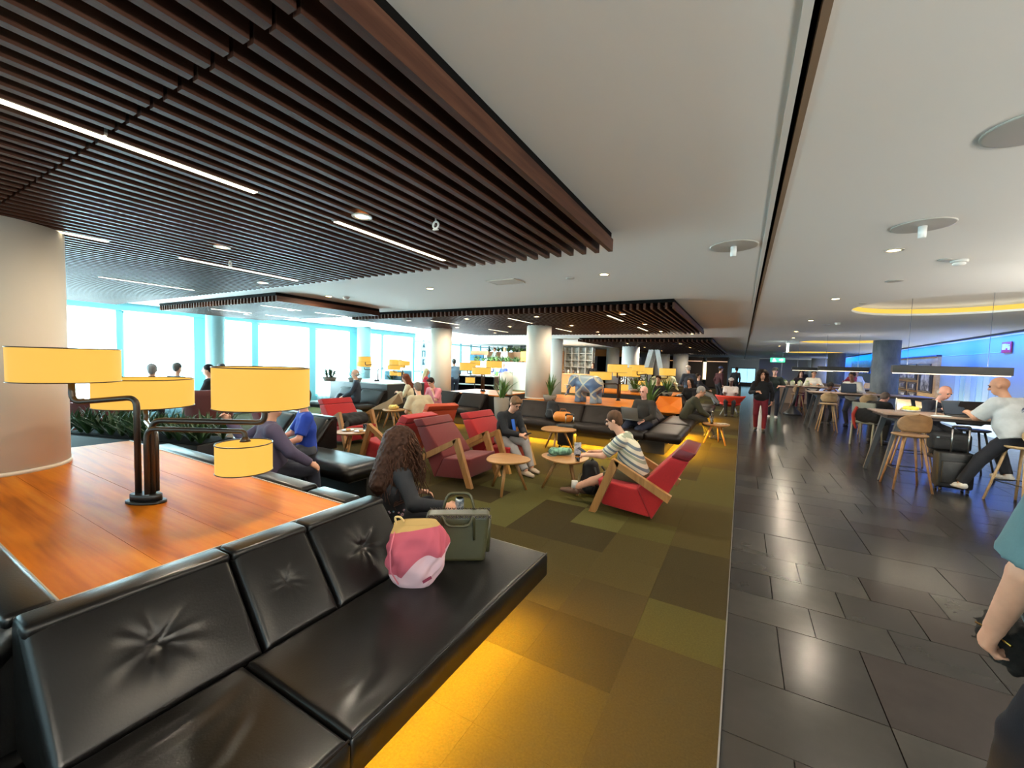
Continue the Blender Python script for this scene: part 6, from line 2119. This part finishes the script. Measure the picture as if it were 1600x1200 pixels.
person('guest in pale clothes reaching left on the middle tier of the terrace', (-13.7, 22.0, 1.4), PI - .6, hip=.5, size=.85, top=(190, 196, 186), bottom=(70, 70, 76), vx=.03, haircol=(80, 56, 44))
person('woman with striped bag standing right of the terrace beside the column', (-9.9, 19.5, 0), 1.2, hip=.92, top=(190, 170, 170), bottom=(50, 52, 62), vx=.03, hair='long', haircol=(100, 70, 50))
for k, x in enumerate((-12.75, -11.95)):
    c = thing('lounge_seat', '%s green seat below the terrace' % ('left', 'right')[k], 'chair', (x, 20.35, 0))
    ob('seat', MB().cbox((0, 0, .42), (.6, .6, .3), bev=.05), mat('seat_green', (70, 106, 44), rough=.8), c)
    ob('backrest', MB().cbox((0, .3, .75), (.6, .12, .6), bev=.04), mat('seat_green', (70, 106, 44), rough=.8), c)
    ob('base', MB().box(-.2, .2, -.2, .2, 0, .28), M_BLACK, c)

# glazed corner of the facade behind the terrace
def glaz(n, a, b, bars):
    a, b = Vector(a), Vector(b)
    w = tag(thing('window_%d' % n, None, None), kind='structure')
    ob('pane', MB().bar((a.x, a.y, 1.4), (b.x, b.y, 1.4), .012, 2.5), M_PANE, w)
    for i in range(bars + 1):
        p = a + (b - a) * (i / bars)
        ob('mullion', MB().bar((p.x, p.y, 0), (p.x, p.y, ZC), .09, .09), M_FRAME, w)
    for z in (.1, .95, 2.62):
        ob('transom', MB().bar((a.x, a.y, z), (b.x, b.y, z), .08, .08), M_FRAME, w)
glaz(10, (-12.3, 13.1, 0), (-15.8, 16.5, 0), 5)
glaz(11, (-15.8, 16.5, 0), (-16.6, 25.8, 0), 7)
glaz(12, (-16.6, 25.8, 0), (-12.5, 26.6, 0), 4)
bn = thing('glass_banner', 'tall pale banner with stacked dark figures hanging at the glass corner', 'banner', (-11.95, 13.4, 0), .6)
ob('cloth', MB().box(-.14, .14, -.01, .01, .9, 2.4), mat('banner_pale', (176, 206, 208), rough=.7), bn)
for k, (z, p) in enumerate(((2.15, [(-.06, 0), (.06, 0), (.04, .08), (.0, .2), (-.04, .08)]), (1.75, [(-.07, 0), (-.03, 0), (-.03, .22), (.03, .22), (.03, 0), (.07, 0), (.07, .27), (-.07, .27)]), (1.4, [(-.06, 0), (.06, 0), (.0, .16), (.05, .25), (-.05, .25)]), (1.05, [(-.07, 0), (.07, 0), (.07, .08), (-.07, .08)]))):
    ob('figure', MB().prism([(a, z + b) for a, b in p], -.016, -.011, 'y'), mat('banner_ink', (40, 70, 80), rough=.7), bn)
sh = thing('buffet_counter', 'long white counter with a dark lower shelf left of the cream elephant', 'counter', (-10.05, 14.6, 0), .15)
ob('top', MB().cbox((0, 0, 1.0), (2.0, .5, .04), bev=.008), M_WHITE, sh)
ob('shelf', MB().cbox((0, 0, .62), (1.9, .45, .03), bev=.006), M_WHITE, sh)
ob('back_panel', MB().box(-.95, .95, .2, .23, 0, .98), M_DARK, sh)
for sx in (-1, 1):
    ob('side', MB().box(sx * .97 - .02, sx * .97 + .02, -.22, .22, 0, .98), M_BLACK, sh)
fp = thing('floor_lamp', 'slim dark floor lamp post with small square head in front of the counter', 'lamp', (-7.6, 11.0, 0))
ob('post', MB().tube([(0, 0, .02), (0, 0, 1.5)], .014, 8), M_BLACK, fp)
ob('base', MB().lathe([(.15, 0), (.15, .02), (.03, .03)], seg=24), M_BLACK, fp)
ob('head', MB().lathe([(.17, 1.5), (.17, 1.66)], seg=28), M_SHADE, fp)

# bar rack, counter and canopy
rk = thing('bar_rack', 'tall steel rack of grey bays behind the far bar', 'shelf', (-8.8, 24.0, 0))
ob('back', MB().box(-1.0, .9, .25, .3, .9, 2.65), mat('rack_grey', (150, 152, 146), col2=(84, 86, 82), nscale=5, namt=.2, rough=.5), rk)
for k in range(5):
    ob('upright', MB().box(-1.0 + k * .45, -.96 + k * .45, 0, .3, .0, 2.66), M_WHITE, rk)
for k in range(4):
    ob('shelf', MB().box(-1.0, .85, 0, .28, 1.0 + .42 * k, 1.03 + .42 * k), M_WHITE, rk)
cab = thing('bar_cabinet', 'tan timber cabinet left of the steel rack', 'cabinet', (-10.2, 23.6, 0))
ob('body', MB().cbox((0, 0, .8), (.9, .5, 1.6), bev=.01), M_NICHE, cab)
for sx in (-1, 1):
    d = ob('door', MB().cbox((sx * .22, -.26, .8), (.42, .02, 1.5), bev=.005), M_NICHE, cab)
    ob('handle', MB().tube([(sx * .05, -.28, .8), (sx * .05, -.28, 1.0)], .01, 6), M_CHROME, d)
ob('tall_panel', MB().box(-.1, .5, -.02, .1, 1.6, 2.4), M_TWOOD, cab)
bc = thing('bar_counter', 'orange-lit timber bar counter behind the patchwork elephant', 'counter', (-8.3, 21.5, 0))
ob('front', MB().box(-1.6, 1.5, 0, .1, 0, 1.02), mat('bar_orange', (206, 120, 40), rough=.5), bc)
ob('worktop', MB().cbox((0, .3, 1.05), (3.3, .8, .06), bev=.01), M_NICHE, bc)
light('POINT', 'bar_glow', (-8.3, 21.0, 1.6), 40, (1, .6, .2), .2)
cp = thing('bar_canopy', 'orange canopy band over the dark far doorway', 'canopy', (-7.9, 27.5, 0))
ob('band', MB().box(-1.4, 1.6, 0, .3, 2.2, 2.66), mat('canopy_orange', (196, 124, 60), rough=.6), cp)
ob('opening', MB().box(-.9, 1.2, .1, .4, 0, 2.2), M_DARK, cp)
person('barkeeper with dark hair and black top at the far bar', (-7.35, 22.3, 0), PI, hip=.92, top=(20, 18, 22), bottom=(30, 30, 34), vx=.028, hair='long', haircol=(60, 40, 34))
for k in range(5):
    b_ = thing('bar_jar', '%s small jar on the far bar counter' % ('first', 'second', 'third', 'fourth', 'fifth')[k], 'jar', (-9.2 + k * .3, 21.75, 1.08), group='jars on the far bar counter')
    ob('jar', MB().lathe([(.05, 0), (.055, .16), (.03, .2)], seg=12), mat('jar_dim_%d' % (k % 2), ((190, 180, 170), (90, 70, 60))[k % 2], rough=.4), b_)
    ob('lid', MB().lathe([(.034, .2), (.034, .23)], seg=12), M_BLACK, b_)
af = thing('trestle_pillar', 'pale V-shaped trestle pillar behind the lamp cluster', 'pillar', (-4.5, 24.6, 0))
ob('strut', MB().bar((-.75, 0, 0), (-.12, 0, ZC - .03), .26, .2, (0, 1, 0)), M_WHITE, af)
ob('strut', MB().bar((.75, 0, 0), (.16, 0, ZC - .03), .26, .2, (0, 1, 0)), M_WHITE, af)
ob('strut', MB().bar((-.45, .4, 0), (.0, .4, ZC - .03), .22, .16, (0, 1, 0)), M_WALL, af)
M_KIOSK = mat('kiosk_brown', (34, 22, 16), rough=.7)
for k, (x0, x1, lb) in enumerate(((-7.2, -4.9, 'leftmost dark brown kiosk at the far end'), (-4.4, -2.95, 'middle dark brown kiosk with an orange light line'), (-2.65, -1.05, 'right dark brown kiosk with an orange light line next to the walkway'))):
    kk = thing('kiosk', lb, 'kiosk', (x0, 38.0, 0))
    ob('box', MB().box(0, x1 - x0, 0, 3, 0, 2.45), M_KIOSK, kk)
    ob('light_line', MB().box(.05, x1 - x0 - .05, -.06, -.02, 2.12, 2.18), emis('line_amber', (206, 140, 80), .6), kk)
    ob('cornice', MB().box(-.05, x1 - x0 + .05, -.1, 3, 2.45, 2.52), M_BLACK, kk)
gs = thing('glow_column', 'bright narrow light slot between the two dark kiosks', 'lamp', (-2.8, 38.6, 0))
ob('panel', MB().box(-.13, .13, 0, .05, .6, 2.1), emis('slot_glow', (255, 226, 170), 2.0), gs)
ob('frame', MB().box(-.15, -.13, -.02, .05, 0, 2.2).box(.13, .15, -.02, .05, 0, 2.2), M_BLACK, gs)
sn = thing('far_glass_door', 'pale blue glazed door at the end of the walkway, daylight given as glow', 'screen', (.1, 44.0, 0))
for k in range(3):
    ob('panel', MB().box(-.95 + k * .64, -.33 + k * .64, 0, .04, .35, 1.62), emis('door_daylight_glow', (150, 214, 240), 1.1), sn)  # glowing panels stand in for daylight through the far glazed door
ob('frame', MB().box(-1.0, 1.0, .04, .1, 0, 1.7), M_BLACK, sn)
pr = thing('far_partition', 'pale grey partition wall at the end of the walkway', 'partition', (3.0, 46, 0))
ob('panel', MB().box(-1.6, .2, 0, .1, 0, 2.6), M_WALL, pr)
ob('panel', MB().box(.25, 2.2, 0, .1, 0, 2.6), M_WALL, pr)
ob('post', MB().box(.2, .25, -.02, .12, 0, 2.6), M_CHROME, pr)
sbx = thing('buffet_block', 'low timber buffet block behind the third high table', 'counter', (1.9, 24.5, 0))
ob('body', MB().box(-.9, 2.2, 0, .8, 0, 1.0), mat('buffet_brown', (130, 106, 86), rough=.6), sbx)
ob('top', MB().cbox((.65, .4, 1.02), (3.2, .9, .04), bev=.01), M_TABLE, sbx)
